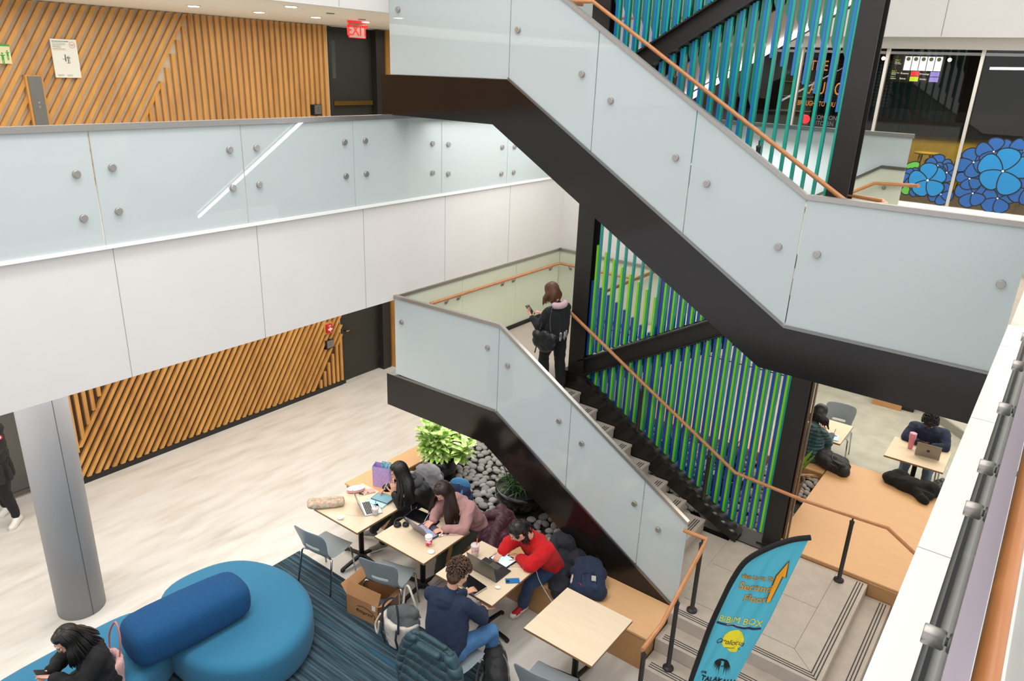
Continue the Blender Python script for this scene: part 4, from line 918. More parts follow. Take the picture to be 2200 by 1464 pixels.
o = obj('banner_cloth', bm, M('turquoise_cloth', '#5cc4dc', .75, tr=(.2, '#5cc4dc'), bump=.1, bscale=500), flag, smooth=True); md = o.modifiers.new('so', 'SOLIDIFY'); md.thickness = .002
bm = bmesh.new(); N = len(outer)
sl = []
for i, (h, z) in enumerate(outer):
    hp, zp = outer[max(i-1, 0)]; hn, zn = outer[min(i+1, N-1)]; t = Vector((hn-hp, zn-zp)).normalized(); nx_, nz_ = -t.y, t.x
    w_ = .022; sl.append((FP(h, z), FP(h+nx_*w_*2, z+nz_*w_*2)))
pth = [(a+b)*.5 for a, b in sl]
def crv(pts, n=5):
    out = []
    for i in range(len(pts)-1):
        p0, p1, p2, p3 = pts[max(i-1, 0)], pts[i], pts[i+1], pts[min(i+2, len(pts)-1)]
        for k in range(n):
            t = k/n; out.append(.5*((2*p1)+(p2-p0)*t+(2*p0-5*p1+4*p2-p3)*t*t+(3*p1-p0-3*p2+p3)*t**3))
    return out+[pts[-1]]
tube(bm, crv(pth), .021, 10); obj('pole_sleeve', bm, M('black_sleeve', '#0b0b0c', .8), flag)
obj('pole', T([pth[-1], FP(-.235, .02)], .014, 10), BLACK, flag)
bm = bmesh.new()
for a in range(4): prism(bm, [FP(-.235, 0)+Vector((.02*cos(a*pi/2+pi/2), .02*sin(a*pi/2+pi/2), 0)), FP(-.235, 0)+Vector((.4*cos(a*pi/2)+.02*cos(a*pi/2+pi/2), .4*sin(a*pi/2)+.02*sin(a*pi/2+pi/2), 0)), FP(-.235, 0)+Vector((.4*cos(a*pi/2)-.02*cos(a*pi/2+pi/2), .4*sin(a*pi/2)-.02*sin(a*pi/2+pi/2), 0)), FP(-.235, 0)-Vector((.02*cos(a*pi/2+pi/2), .02*sin(a*pi/2+pi/2), 0))], (0, 0, .015))
obj('cross_base', bm, BLACK, flag)
ORF = M('flag_orange', '#e8a020', .7); BRN = M('flag_brown', '#6a4420', .7); YEL = M('flag_yellow', '#e8d63a', .7); YEL2 = M('flag_yellow_bright', '#ecdc28', .7); NAVF = M('flag_navy', '#20284e', .7); MAR = M('flag_maroon', '#331826', .7); BLKF = M('flag_black', '#0c0e12', .7); WHF = M('flag_white', '#e8eeee', .7)
TX = H_*.98+Z_*.19; TY = H_*.14+Z_*.985
def ft(nm, s_, h, z, size, m, sx=1, bold=0, al='LEFT', dx=TX, shear=0, lift=.012):
    o = text(nm, s_, (0, 0, 0), (1, 0, 0), (0, 1, 0), size, m, None, al, ext=.0006, sx=sx, bold=bold, shear=shear)
    for v in o.data.vertices:
        p = dx*v.co.x+TY*v.co.y; hh = h+p.dot(H_); zz = z+p.z; v.co = FP(hh, zz, rip(hh, zz)+.0055+v.co.z)
    o.parent = flag; o.matrix_parent_inverse = root_matrix(flag).inverted(); return o
def patch(nm, pts, m, lift=.003, n=1):
    """cut shape following the cloth relief"""
    bm = bmesh.new(); bmesh.ops.create_grid(bm, x_segments=1, y_segments=1, size=0) if 0 else None
    a = [bm.verts.new((h, z, 0)) for h, z in pts]; bm.faces.new(a); bmesh.ops.triangulate(bm, faces=bm.faces)
    for _ in range(4): bmesh.ops.subdivide_edges(bm, edges=[e for e in bm.edges if e.calc_length() > .02], cuts=1, use_grid_fill=False)
    bmesh.ops.triangulate(bm, faces=bm.faces)
    for v in bm.verts: v.co = FP(v.co.x, v.co.y, rip(v.co.x, v.co.y)+lift+.002)
    return obj(nm, bm, m, flag)
for dz, m, b in ((0, BRN, .0022), (1, ORF, 0)):
    k = dz*.0008
    for s_, h, z, sz, sx in (('Visit Us on Th', .055, 2.113, .056, .72), ('Second', .05, 2.008, .10, .82), ('Floor', .097, 1.915, .09, .86)):
        o = ft('flag_text', s_, h, z, sz, m, sx, b)
        for v in o.data.vertices: v.co += NF*k
patch('arrow_outline', [(.271, 1.948), (.299, 1.985), (.352, 2.218), (.374, 2.221), (.372, 2.376), (.297, 2.216), (.320, 2.217), (.262, 1.955)], BRN, .003)
patch('arrow', [(.277, 1.956), (.294, 1.985), (.344, 2.224), (.366, 2.226), (.367, 2.362), (.305, 2.222), (.327, 2.222), (.268, 1.962)], ORF, .012)
ft('flag_text', 'BiBiM BOX', -.058, 1.66, .088, YEL, .80, 0)
patch('logo_bar', [(-.064, 1.650), (.02, 1.662), (.10, 1.668), (.16, 1.672), (.264, 1.712), (.268, 1.692), (.16, 1.650), (.10, 1.648), (.02, 1.642), (-.066, 1.630)], NAVF, .0025)
ft('flag_text', 'AUTHENTIC KOREAN FOOD', .012, 1.651, .014, WHF, .95)
pts = [(.107, 1.634), (.135, 1.615), (.150, 1.575), (.160, 1.55), (.15, 1.50), (.13, 1.46), (.118, 1.41), (.095, 1.396), (.07, 1.40), (.045, 1.425), (.012, 1.43), (-.003, 1.455), (.002, 1.505), (.012, 1.545), (.045, 1.59), (.08, 1.622)]
patch('yellow_spot', pts, YEL2, .0025)
o = ft('flag_text', 'Carolicious', -.05, 1.448, .075, MAR, .62, 0, shear=.35)
ft('flag_text', 'INTERNATIONAL FOOD', .03, 1.425, .014, MAR, .75)
bm = bmesh.new()
for sd in (-1, 1):
    for k in range(9):
        a0 = 1.9-k*.34; q = []
        for t in range(7):
            u = t/6; rr_ = .018+.058*u; aa = a0-.5*u*1.0; q.append((.03+sd*rr_*cos(aa)*.95+.004*k*0, 1.262+rr_*sin(aa)*1.0-.055*u*u+.01))
        pl = [FP(h+.0, z, rip(h, z)+.003) for h, z in q]; w_ = [.0006+.0058*sin(pi*min(1, t/6+.12)) for t in range(7)]
        tube(bm, pl, w_, 5)
for h, z in ((.018, 1.27), (.042, 1.275)): disc(bm, FP(h, z, rip(h, z)+.002), NF, .005, .002)
tube(bm, [FP(.022, 1.235, rip(.022, 1.235)+.003), FP(.031, 1.225, rip(.031, 1.225)+.003), FP(.042, 1.238, rip(.042, 1.238)+.003)], .003, 5)
obj('lion_head_logo', bm, BLKF, flag)
ft('flag_text', 'TALAKALU', -.118, 1.03, .075, BLKF, .72, .002); ft('flag_text', 'THE', -.125, 1.10, .03, BLKF, .8, .001)
# ================================================================ PLANTS
POT = M('black_ceramic_pot', '#111112', .32, coat=.4); SOIL = M('bark_soil', '#6b4a34', .9, n=(60, '#3a2a20', .4))
LEAFV = M('variegated_leaf', '#bcd94e', .45, n=(34, '#f2f8c8', .3), n2=(20, '#6aa82a', .2), stretch=(1, 1, 1)); LEAFG = M('dark_grass_leaf', '#27481d', .5, n=(12, '#3e662a', .5)); LEAFD = M('snake_leaf', '#3f6a22', .45, n=(14, '#8aa838', .4)); STEM = M('plant_stem', '#5f8a2c', .6)
def leaf(bm, base, d, L_, W_, droop, mi=0, n=7, fold=.25):
    d = Vector(d).normalized(); s_ = d.cross(Vector((0, 0, 1))); s_ = s_.normalized() if s_.length > .01 else Vector((1, 0, 0)); p = Vector(base); rows = []
    cur = d.copy()
    for i in range(n+1):
        t = i/n; w_ = W_*.5*(sin(pi*min(1, t*.92+.06))**.75)*(1 if t < .98 else .1)
        up = s_.cross(cur).normalized()
        rows.append([bm.verts.new(p-s_*w_+up*w_*fold), bm.verts.new(p), bm.verts.new(p+s_*w_+up*w_*fold)])
        p = p+cur*(L_/n); cur = (cur+Vector((0, 0, -droop/n))).normalized()
    for a, b in zip(rows[:-1], rows[1:]):
        for k in range(2): f = bm.faces.new((a[k], a[k+1], b[k+1], b[k])); f.smooth = True; f.material_index = mi
def pot(parent, c, prof, soilr, soilz, m=POT):
    obj('pot', L(prof, c, 40), m, parent); obj('soil', L([(.001, soilz-.02), (soilr, soilz-.02), (soilr, soilz), (.001, soilz+.01)], c, 24), SOIL, parent)
rp = random.Random(3)
pl = thing('potted_plant', 'bushy variegated light green plant in a round black pot', 'plant', (-6.10, 6.68, .38))
pot(pl, (-6.10, 6.68, .36), [(.12, 0), (.19, .05), (.235, .14), (.245, .23), (.215, .31), (.19, .33), (.175, .33), (.17, .27)], .175, .30)
for i in range(22):   # branches, each a clump of leaves
    bm = bmesh.new(); a = i*2.399; rad = .04+.20*((i*.618) % 1); c = Vector((-6.10+rad*cos(a), 6.68+rad*sin(a), .68)); tip = c+Vector((cos(a)*rad*.8, sin(a)*rad*.8, .20+.16*(1-rad*4)+rp.uniform(0, .06)))
    tube(bm, [c-Vector((0, 0, .05)), c, tip], .006, 5, mi=1)
    for k in range(15):
        u = k/14; aa = a+k*2.399; el = .95-1.15*u+rp.uniform(-.1, .15); bpt = tip-(tip-c)*.8*u
        leaf(bm, bpt, (cos(aa)*cos(el), sin(aa)*cos(el), sin(el)), rp.uniform(.16, .23), rp.uniform(.065, .095), rp.uniform(.5, 1.1), 0)
    obj('leaf_cluster', bm, [LEAFV, STEM], pl)
pl = thing('potted_plant', 'dark grassy plant in a wide black bowl pot beside the stair stringer', 'plant', (-4.78, 6.82, .38))
pot(pl, (-4.78, 6.80, .36), [(.15, 0), (.25, .05), (.32, .14), (.345, .24), (.335, .31), (.315, .315), (.305, .27)], .31, .26)
for i in range(6):
    bm = bmesh.new(); a = i*pi/3; cc = Vector((-4.82+.12*cos(a), 6.82+.12*sin(a), .62))
    for k in range(30):
        aa = rp.uniform(0, 6.28); el = rp.uniform(.5, 1.45); leaf(bm, cc+Vector((rp.uniform(-.06, .06), rp.uniform(-.06, .06), 0)), (cos(aa)*cos(el), sin(aa)*cos(el), sin(el)), rp.uniform(.22, .46), .011, rp.uniform(.8, 2.2), 0, 8, .1)
    obj('leaf_cluster', bm, LEAFG, pl)
pl = thing('potted_plant', 'plant in a tapered brown pot in the pebbles beside the platform', 'plant', (-2.06, 9.15, .38))
pot(pl, (-2.10, 9.12, .36), [(.11, 0), (.15, .2), (.19, .42), (.205, .45), (.185, .45), (.175, .40)], .18, .40, M('brown_clay_pot', '#4a372c', .6))
for i in range(9):
    bm = bmesh.new(); a = i*2.4; leaf(bm, (-2.10+.05*cos(a), 9.12+.05*sin(a), .76), (cos(a)*.35+.1, sin(a)*.35+.25, 1), rp.uniform(.3, .5), .065, .25, 0, 7, .3); obj('leaf', bm, LEAFD, pl)
bm = bmesh.new()
for i in range(7): leaf(bm, (-2.04, 9.2, .78), (.7+rp.uniform(-.2, .2), .7+rp.uniform(-.3, .3), .15+rp.uniform(-.1, .2)), rp.uniform(.25, .36), .03, rp.uniform(.4, .9), 0, 7, .3)
obj('dry_leaves', bm, M('dried_leaf', '#b08a5a', .7, n=(20, '#8f6a40', .5)), pl)
# foliage seen through the lower slats
for i, (x, y) in enumerate(((-3.6, 8.75), (-2.85, 8.9))):
    pl = thing('potted_plant', ('leafy plant glimpsed through the green slats, nearer the left column', 'leafy plant glimpsed through the green slats, nearer the right column')[i], 'plant', (x, y, .38))
    pot(pl, (x, y, .36), [(.13, 0), (.2, .05), (.24, .15), (.25, .3), (.22, .33), (.2, .3)], .2, .28)
    for j in range(5):
        bm = bmesh.new()
        for k in range(26):
            aa = rp.uniform(0, 6.28); el = rp.uniform(.3, 1.3); leaf(bm, (x+.08*cos(j*1.26), y+.08*sin(j*1.26), .66+rp.uniform(0, .25)), (cos(aa)*cos(el), sin(aa)*cos(el), sin(el)), rp.uniform(.2, .4), .04, rp.uniform(.5, 1.3), 0, 5)
        obj('leaf_cluster', bm, LEAFG, pl)
# ================================================================ BAGS, COATS, BOX
def fabric(name, col, col2=None, rough=.85, sheen=.05, bump=.3, bs=300): return M(name, col, rough, sheen=sheen, n=(14, col2 or col, .6), bump=bump, bscale=bs)
def backpack(name, label, loc, ex, ey, ez, dims, mat, mat2, strapm, parts=True, seed=0, flat=.0):
    """ex: width dir, ey: height dir (bottom->top), ez: front face normal"""
    ex, ey, ez = Vector(ex).normalized(), Vector(ey).normalized(), Vector(ez).normalized(); c = Vector(loc); w, h, d = dims
    pt = lambda x, y, z: c+ex*x*w+ey*y*h+ez*z*d
    root = thing(name, label, 'backpack', loc)
    bm = bmesh.new()
    for x, y, z, r in ((-.34, -.38, 0, .36), (.34, -.38, 0, .36), (-.34, .1, .0, .36), (.34, .1, 0, .36), (-.2, .34, -.05, .34), (.2, .34, -.05, .34), (0, -.1, .1, .42), (0, -.4, .05, .38), (0, .38, -.05, .32)):
        ell(bm, pt(x, y, z), (w*.2+.02, h*.2, d*r*1.15), ey, ez)
    for x in (-.3, .3): cap(bm, pt(x, -.38, 0), pt(x*.75, .32, -.02), d*.44, d*.40)
    cap(bm, pt(-.34, -.38, 0), pt(.34, -.38, 0), d*.44, d*.44); cap(bm, pt(0, -.4, .04), pt(0, .34, 0), d*.5, d*.42)
    obj('bag_body', fuse(bm, .009, 12, .008, 9, seed, .008, 11), mat, root, smooth=True)
    bm = bmesh.new()
    for x in (-.22, .22): cap(bm, pt(x, -.36, .38), pt(x*.9, -.08, .38), d*.2, d*.17)
    cap(bm, pt(-.22, -.36, .38), pt(.22, -.36, .38), d*.2, d*.2); cap(bm, pt(0, -.36, .42), pt(0, -.08, .40), d*.2, d*.17)
    obj('front_pocket', fuse(bm, .008, 5, .006, 12, seed+1, .004, 14), mat2, root, smooth=True)
    zz = [pt(-.24*1.0, -.3, .60), pt(-.24, -.06, .58), pt(-.1, .0, .60), pt(.1, .0, .60), pt(.24, -.06, .58), pt(.24, -.3, .60)]
    obj('zipper', T(zz, .004, 5), strapm, root)
    obj('zipper', T([pt(-.45, -.1, .30), pt(-.40, .22, .30), pt(-.18, .46, .18), pt(.18, .46, .18), pt(.40, .22, .30), pt(.45, -.1, .30)], .004, 5), strapm, root)
    for sx in (-1, 1):
        bm = bmesh.new(); q = [pt(sx*.18, .44, -.3), pt(sx*.24, .25, -.72), pt(sx*.3, -.1, -.8), pt(sx*.36, -.4, -.45)]
        q = crv(q, 4); 
        for a, b in zip(q[:-1], q[1:]): cap(bm, a, b, .016, .016, 8)
        obj('shoulder_strap', fuse(bm, .007, 2), strapm, root, smooth=True)
    obj('top_handle', T(crv([pt(-.1, .46, -.15), pt(-.06, .6, -.15), pt(.06, .6, -.15), pt(.1, .46, -.15)], 4), .009, 8), strapm, root)
    return root, pt
NAVY = fabric('navy_canvas', '#1b2a45', '#17233a'); NAVY2 = fabric('navy_canvas_light', '#20314f', '#1b2b47'); BLKC = fabric('black_nylon', '#141416', '#1c1c1f', .6); BLKC2 = fabric('black_nylon_pocket', '#1b1b1e', '#121214', .5); GREYS = fabric('grey_strap', '#6d7072', '#5c5f61')
r_, pt = backpack('backpack', 'navy backpack with a small white label leaning on the bench against the stair stringer', (-3.22, 5.93, .56), (.86, .5, .0), (-.5, .80, .35), (.28, -.45, .85), (.34, .44, .20), NAVY, NAVY2, fabric('navy_strap', '#142036'), seed=1)
bm = bmesh.new(); prism(bm, [pt(.08, -.22, .62), pt(.22, -.22, .61), pt(.22, -.08, .60), pt(.08, -.08, .61)], (0, 0, .006)); obj('white_label', bm, M('label_grey', '#a9a8a6', .7), r_)
bm = bmesh.new(); cap(bm, pt(-.52, -.22, .1), pt(-.47, .0, .1), .022, .022); obj('side_bottle', bm, M('clear_bottle', '#c9b8b0', .2), r_)
obj('red_zip_pull', T([pt(-.3, -.3, .6), pt(-.22, -.38, .62)], .005, 6), M('red_pull', '#b5303a', .5), r_)
r_, pt = backpack('backpack', 'black backpack with grey straps standing on the floor beside the seated man', (-3.34, 4.46, .22), (.6, -.62, .1), (-.35, .45, .55), (.5, .55, .55), (.36, .46, .26), BLKC, BLKC2, GREYS, seed=2)
for sx in (-.3, .12): obj('grey_trim', T(crv([pt(sx, -.45, .35), pt(sx+.04, -.1, .58), pt(sx+.08, .2, .50), pt(sx+.02, .5, .2)], 4), .009, 6), GREYS, r_)
obj('side_strap', T(crv([pt(-.5, .4, .1), pt(-.62, .1, .35), pt(-.6, -.3, .3), pt(-.4, -.5, .2)], 4), .009, 6), GREYS, r_)
r_, pt = backpack('backpack', 'black backpack lying on the wooden platform beside the woman in the teal jacket', (-1.86, 10.36, .61), (-.2, .6, .1), (-.9, .1, .15), (.15, -.55, .8), (.30, .46, .20), fabric('jet_nylon', '#0b0b0c', '#131315', .6), fabric('jet_nylon2', '#0e0e10', '#09090a', .6), M('silver_zip', '#6f6f74', .4, .6), seed=3)
r_, pt = backpack('backpack', 'grey backpack standing on the bench behind the woman in the black jacket', (-5.80, 6.13, .64), (.75, .5, 0), (-.12, .16, .95), (.45, .5, .12), (.32, .44, .22), fabric('heather_grey', '#77757a', '#8b898c'), fabric('slate_blue_grey', '#4a4f60', '#565b6c'), fabric('pale_grey_strap', '#76767a'), seed=4)
bm = bmesh.new(); ell(bm, pt(-.05, .1, .52), (.04, .05, .02), (0, 0, 1), (.4, .5, 0)); obj('white_airtag_pouch', bm, M('white_pouch', '#dadada', .5), r_)
r_, pt = backpack('backpack', 'blue lined navy bag standing open behind the woman in pink', (-5.28, 6.12, .60), (.85, .3, 0), (0.05, .1, 1), (-.3, .85, 0), (.34, .38, .18), fabric('deep_navy', '#1b2b4c'), fabric('deep_navy', '#1b2b4c'), fabric('blue_lining', '#3f7da8'), seed=5)
bm = bmesh.new(); ell(bm, pt(0, .5, .15), (.14, .10, .05), (0, 0, 1), (-.3, .85, 0)); obj('blue_lining', fuse(bm, .008, 2), fabric('blue_lining', '#3f7da8'), r_, smooth=True)
def coat(name, label, cat, blobs, mat, seed, extra=(), amp=.02, freq=6, amp2=.012, freq2=9, vox=.010):
    """heap of cloth from soft lumps (centre, radii, forward)"""
    c0 = blobs[0][0]; root = thing(name, label, cat, (c0[0], c0[1], .43)); bm = bmesh.new()
    for b in blobs:
        if len(b) == 2: ell(bm, b[0], b[1], (0, 1, 0))
        else: ell(bm, b[0], b[1], b[2])
    obj('body', fuse(bm, vox, 14, amp, freq, seed, amp2*1.3, freq2), mat, root, smooth=True)
    for nm, pts, rad, m in extra:
        bm = bmesh.new(); q = crv([Vector(p) for p in pts], 4)
        for i, (a, b) in enumerate(zip(q[:-1], q[1:])): cap(bm, a, b, rad, rad*.97)
        obj(nm, fuse(bm, vox, 2, amp*.6, freq, seed+1, amp2*.8, freq2), m, root, smooth=True)
    return root
MARO = quilt('maroon_puffer', '#3c1024', .05, 'X', .55, .22, '#4a1630'); MARO2 = quilt('maroon_puffer_sleeve', '#431329', .05, 'Y', .55, .22, '#35101f')
coat('coat', 'maroon quilted puffer coat heaped on the bench between the two women', 'coat', [((-4.62, 6.02, .50), (.20, .26, .09)), ((-4.74, 5.88, .50), (.14, .2, .08)), ((-4.50, 5.98, .50), (.16, .22, .10)), ((-4.60, 6.2, .56), (.17, .12, .14)), ((-4.40, 6.20, .52), (.14, .12, .10)), ((-4.45, 5.76, .46), (.12, .12, .06))], MARO, 7, [('sleeve', [(-4.66, 6.22, .66), (-4.52, 6.05, .64), (-4.48, 5.84, .56), (-4.40, 5.68, .44)], .07, MARO2), ('hood', [(-4.86, 5.98, .54), (-4.72, 6.08, .62), (-4.56, 6.16, .66)], .065, MARO)], freq=7)
INK = fabric('ink_coat', '#14161f', '#1b1e29', .8)
coat('coat', 'dark navy coat hanging over the bench between the woman in red and the navy backpack', 'coat', [((-3.66, 6.05, .52), (.13, .2, .10)), ((-3.72, 6.18, .62), (.16, .10, .14)), ((-3.56, 5.88, .48), (.12, .2, .07)), ((-3.46, 5.72, .46), (.10, .13, .05)), ((-3.50, 6.15, .52), (.12, .12, .1)), ((-3.42, 5.66, .40), (.07, .07, .06))], INK, 8, [('sleeve', [(-3.80, 6.15, .66), (-3.72, 5.95, .60), (-3.62, 5.75, .50)], .06, fabric('ink_sleeve', '#1b202f', '#151926', .8))])
FUR = fabric('black_fleece', '#090808', '#100f0f', .95, .03, .8, 90)
coat('coat', 'black fleece coat bundled on the platform edge before the table with the pink tumbler', 'coat', [((-1.02, 10.50, .57), (.16, .12, .09)), ((-.82, 10.45, .58), (.22, .14, .10)), ((-.62, 10.50, .58), (.16, .14, .10)), ((-.98, 10.56, .60), (.12, .09, .09)), ((-.66, 10.35, .55), (.14, .10, .07))], FUR, 9, [('sleeve', [(-.78, 10.38, .60), (-.66, 10.25, .56), (-.60, 10.20, .54)], .055, FUR)], amp=.015)
# teal puffer over the man's chair back
TEALP = quilt('teal_puffer', '#17363f', .085, 'Z', .5, 1.2, '#1d4450'); jk = thing('jacket', 'dark teal quilted puffer jacket hung over the back of the seated man\'s chair', 'jacket', (-3.64, 3.90, .4))
def jl(u, v, z, y): return Vector((-3.64+u, 3.905+y+u*.0, z))
bm = bmesh.new()
for k in range(13):
    u = -.22+.44*k/12; cap(bm, jl(u, 0, .83, -.005), jl(u*1.25, 0, .34, -.09), .032, .05); cap(bm, jl(u, 0, .83, .03), jl(u, 0, .62, .05), .02, .02)
obj('body', fuse(bm, .009, 4, .012, 8, 3, .008, 10), TEALP, jk, smooth=True)
for sx in (-1, 1):
    bm = bmesh.new(); q = crv([jl(sx*.22, 0, .80, -.01), jl(sx*.31, 0, .66, -.03), jl(sx*.33, 0, .45, -.06), jl(sx*.31, 0, .26, -.05)], 4)
    for a, b in zip(q[:-1], q[1:]): cap(bm, a, b, .062, .062)
    obj('sleeve', fuse(bm, .009, 3, .012, 8, 5, .008, 10), TEALP, jk, smooth=True)
bm = bmesh.new(); cap(bm, jl(-.14, 0, .86, .0), jl(.14, 0, .86, .0), .03, .03); cap(bm, jl(-.10, 0, .80, -.06), jl(.10, 0, .80, -.06), .04, .04); obj('collar', fuse(bm, .008, 3, .01, 8), TEALP, jk, smooth=True)
# cardboard box with lettering
KR = M('kraft_cardboard', '#a87b52', .8, n=(5, '#9c7048', .6)); KI = M('kraft_inside', '#b98c62', .8); bx_ = thing('cardboard_box', 'open brown cardboard box under the second chair, with a black printed logo', 'box', (-5.13, 4.52, 0))
ba = radians(8); bxd = Vector((cos(ba), sin(ba), 0)); byd = Vector((-sin(ba), cos(ba), 0)); b0 = Vector((-5.31, 4.30, .005))
def bp(x, y, z): return b0+bxd*x+byd*y+Vector((0, 0, z))
WX, WY, WZ = .44, .36, .26
def slab(nm, pts, nrm, m=KR, th=.005): return obj(nm, P(pts, Vector(nrm)*th), m, bx_)
slab('wall', [bp(0, 0, 0), bp(WX, 0, 0), bp(WX, 0, WZ), bp(0, 0, WZ)], byd); slab('wall', [bp(0, WY, 0), bp(WX, WY, 0), bp(WX, WY, WZ), bp(0, WY, WZ)], -byd)
slab('wall', [bp(0, 0, 0), bp(0, WY, 0), bp(0, WY, WZ), bp(0, 0, WZ)], bxd); slab('wall', [bp(WX, 0, 0), bp(WX, WY, 0), bp(WX, WY, WZ), bp(WX, 0, WZ)], -bxd)
slab('bottom', [bp(0, 0, 0), bp(WX, 0, 0), bp(WX, WY, 0), bp(0, WY, 0)], (0, 0, 1))
slab('flap', [bp(0, 0, WZ), bp(WX, 0, WZ), bp(WX, .06, WZ+.13), bp(0, .06, WZ+.13)], byd); slab('flap', [bp(0, WY, WZ), bp(WX, WY, WZ), bp(WX, WY+.02, WZ+.15), bp(0, WY+.02, WZ+.15)], -byd, KI)
slab('flap', [bp(0, 0, WZ), bp(0, WY, WZ), bp(-.07, WY, WZ+.10), bp(-.07, 0, WZ+.10)], bxd, KI); slab('flap', [bp(WX, 0, WZ), bp(WX, WY, WZ), bp(WX+.10, WY, WZ+.06), bp(WX+.10, 0, WZ+.06)], -bxd, KI)
bm = bmesh.new(); bx_pts = [bp(.0, -.0015, WZ-.0)+Vector((0, 0, .085)), bp(WX, -.0015, WZ+.085), bp(WX, .052, WZ+.13), bp(0, .052, WZ+.13)]
text('box_logo', '4imprint', bp(.13, -.002, .09), bxd, (0, 0, 1), .068, M('box_print', '#1d150f', .8), bx_, shear=.2)
bm = bmesh.new(); tube(bm, crv([bp(.15, -.003, .165), bp(.25, -.003, .185), bp(.36, -.003, .15), bp(.40, -.003, .10), bp(.385, -.003, .075)], 5), [.001]+[.003]*18+[.004, .002], 5); obj('logo_swoosh', bm, M('box_print', '#1d150f', .8), bx_)
bm = bmesh.new(); prism(bm, [bp(.36, -.002, .19), bp(.41, -.002, .19), bp(.41, -.002, .255), bp(.36, -.002, .255)], -byd*.001); obj('shipping_label', bm, M('label_white', '#dcd6d0', .6), bx_)
bm = bmesh.new(); 
for k in range(5): ell(bm, bp(.22+.05*k, .16+.03*(k % 2), .10+.01*k), (.08, .07, .05))
obj('grey_cloth', fuse(bm, .01, 2, .01, 9), fabric('blue_grey_cloth', '#4c5a68', '#5a6875'), bx_, smooth=True)
# tote
tt = thing('tote_bag', 'cream canvas tote bag with dark straps stuffed with a grey fleece', 'tote bag', (-4.55, 4.36, 0)); CRM = fabric('cream_canvas', '#cfc9bd', '#c4beb2')
bm = bmesh.new(); c = Vector((-4.53, 4.37, 0))
for a in range(26):
    th = a*2*pi/26; cap(bm, c+Vector((.13*cos(th), .09*sin(th), .05)), c+Vector((.19*cos(th), .13*sin(th), .30)), .045, .03)
cap(bm, c+Vector((-.1, 0, .06)), c+Vector((.1, 0, .06)), .07, .07); cap(bm, c+Vector((-.1, 0, .2)), c+Vector((.1, 0, .2)), .08, .08)
obj('canvas_body', fuse(bm, .009, 10, .008, 8, 2, .008, 9), CRM, tt, smooth=True)
bm = bmesh.new(); 
for dx, dy, dz, r in ((0, .01, .28, .15), (.08, .03, .31, .12), (-.08, .01, .31, .11), (.02, .05, .36, .12), (.09, .06, .38, .08)): ell(bm, c+Vector((dx, dy, dz)), (r, r*.8, r*.65))
obj('grey_fleece', fuse(bm, .009, 8, .02, 7, 4, .014, 9), fabric('charcoal_fleece', '#4f5557', '#62686a', .95, .1, .8, 200), tt, smooth=True)
DK = fabric('dark_strap', '#272636')
for sy, lean in ((-1, -.02), (1, .1)):
    q = crv([c+Vector((-.12, sy*.15, .30)), c+Vector((-.13, sy*.10+lean, .50)), c+Vector((-.03, sy*.05+lean, .60)), c+Vector((.08, sy*.12, .48)), c+Vector((.12, sy*.16, .28))], 5); obj('handle', T(q, .012, 8), DK if sy < 0 else CRM, tt)
for x in (-.12, .10):
    q = [c+Vector((x, -.165, .31)), c+Vector((x*.95, -.175, .2)), c+Vector((x*.9, -.135, .04))]; obj('strap', T(q, .012, 8), DK, tt)
obj('hanging_strap', T(crv([c+Vector((-.2, -.1, .33)), c+Vector((-.24, -.14, .2)), c+Vector((-.19, -.16, .12)), c+Vector((-.17, -.15, .28))], 5), .010, 8), CRM, tt)
# purple gift bag on the bench
gb = thing('gift_bag', 'purple gift bag with white dots standing at the left end of the bench', 'gift bag', (-6.40, 5.84, .43)); PUR = M('purple_paper', '#bba3de', .5, n=(9, '#b096d4', .5))
g0 = Vector((-6.52, 5.82, .432)); gx = Vector((.93, .37, 0)); gy = Vector((-.37, .93, 0)); gp = lambda x, y, z: g0+gx*x+gy*y+Vector((0, 0, z))
DOTM = M('dot_white', '#e8e0f4', .6)
for nm, pts, nr in (('front', [gp(0, 0, 0), gp(.24, 0, 0), gp(.245, 0, .30), gp(-.005, 0, .30)], gy), ('back', [gp(0, .1, 0), gp(.24, .1, 0), gp(.245, .1, .32), gp(-.005, .1, .32)], -gy), ('side', [gp(0, 0, 0), gp(0, .1, 0), gp(-.005, .1, .31), gp(-.005, 0, .30)], gx), ('side', [gp(.24, 0, 0), gp(.24, .1, 0), gp(.245, .1, .31), gp(.245, 0, .30)], -gx)):
    bm = P(pts, nr*.002)
    if nm == 'front':
        for i in range(4):
            for j in range(6): disc(bm, gp(.03+i*.06+(j % 2)*.02, .0005, .03+j*.048), -gy, .0045, .0022, 8, 1)
    obj(nm+'_panel', bm, [PUR, DOTM], gb)
bm = bmesh.new(); prism(bm, [gp(.10, .04, .2), gp(.26, .05, .2), gp(.25, .05, .38), gp(.12, .04, .38)], gy*.003); obj('tissue_paper', bm, M('ice_blue_tissue', '#b6dce6', .6, n=(30, '#4f9ebc', .2)), gb)
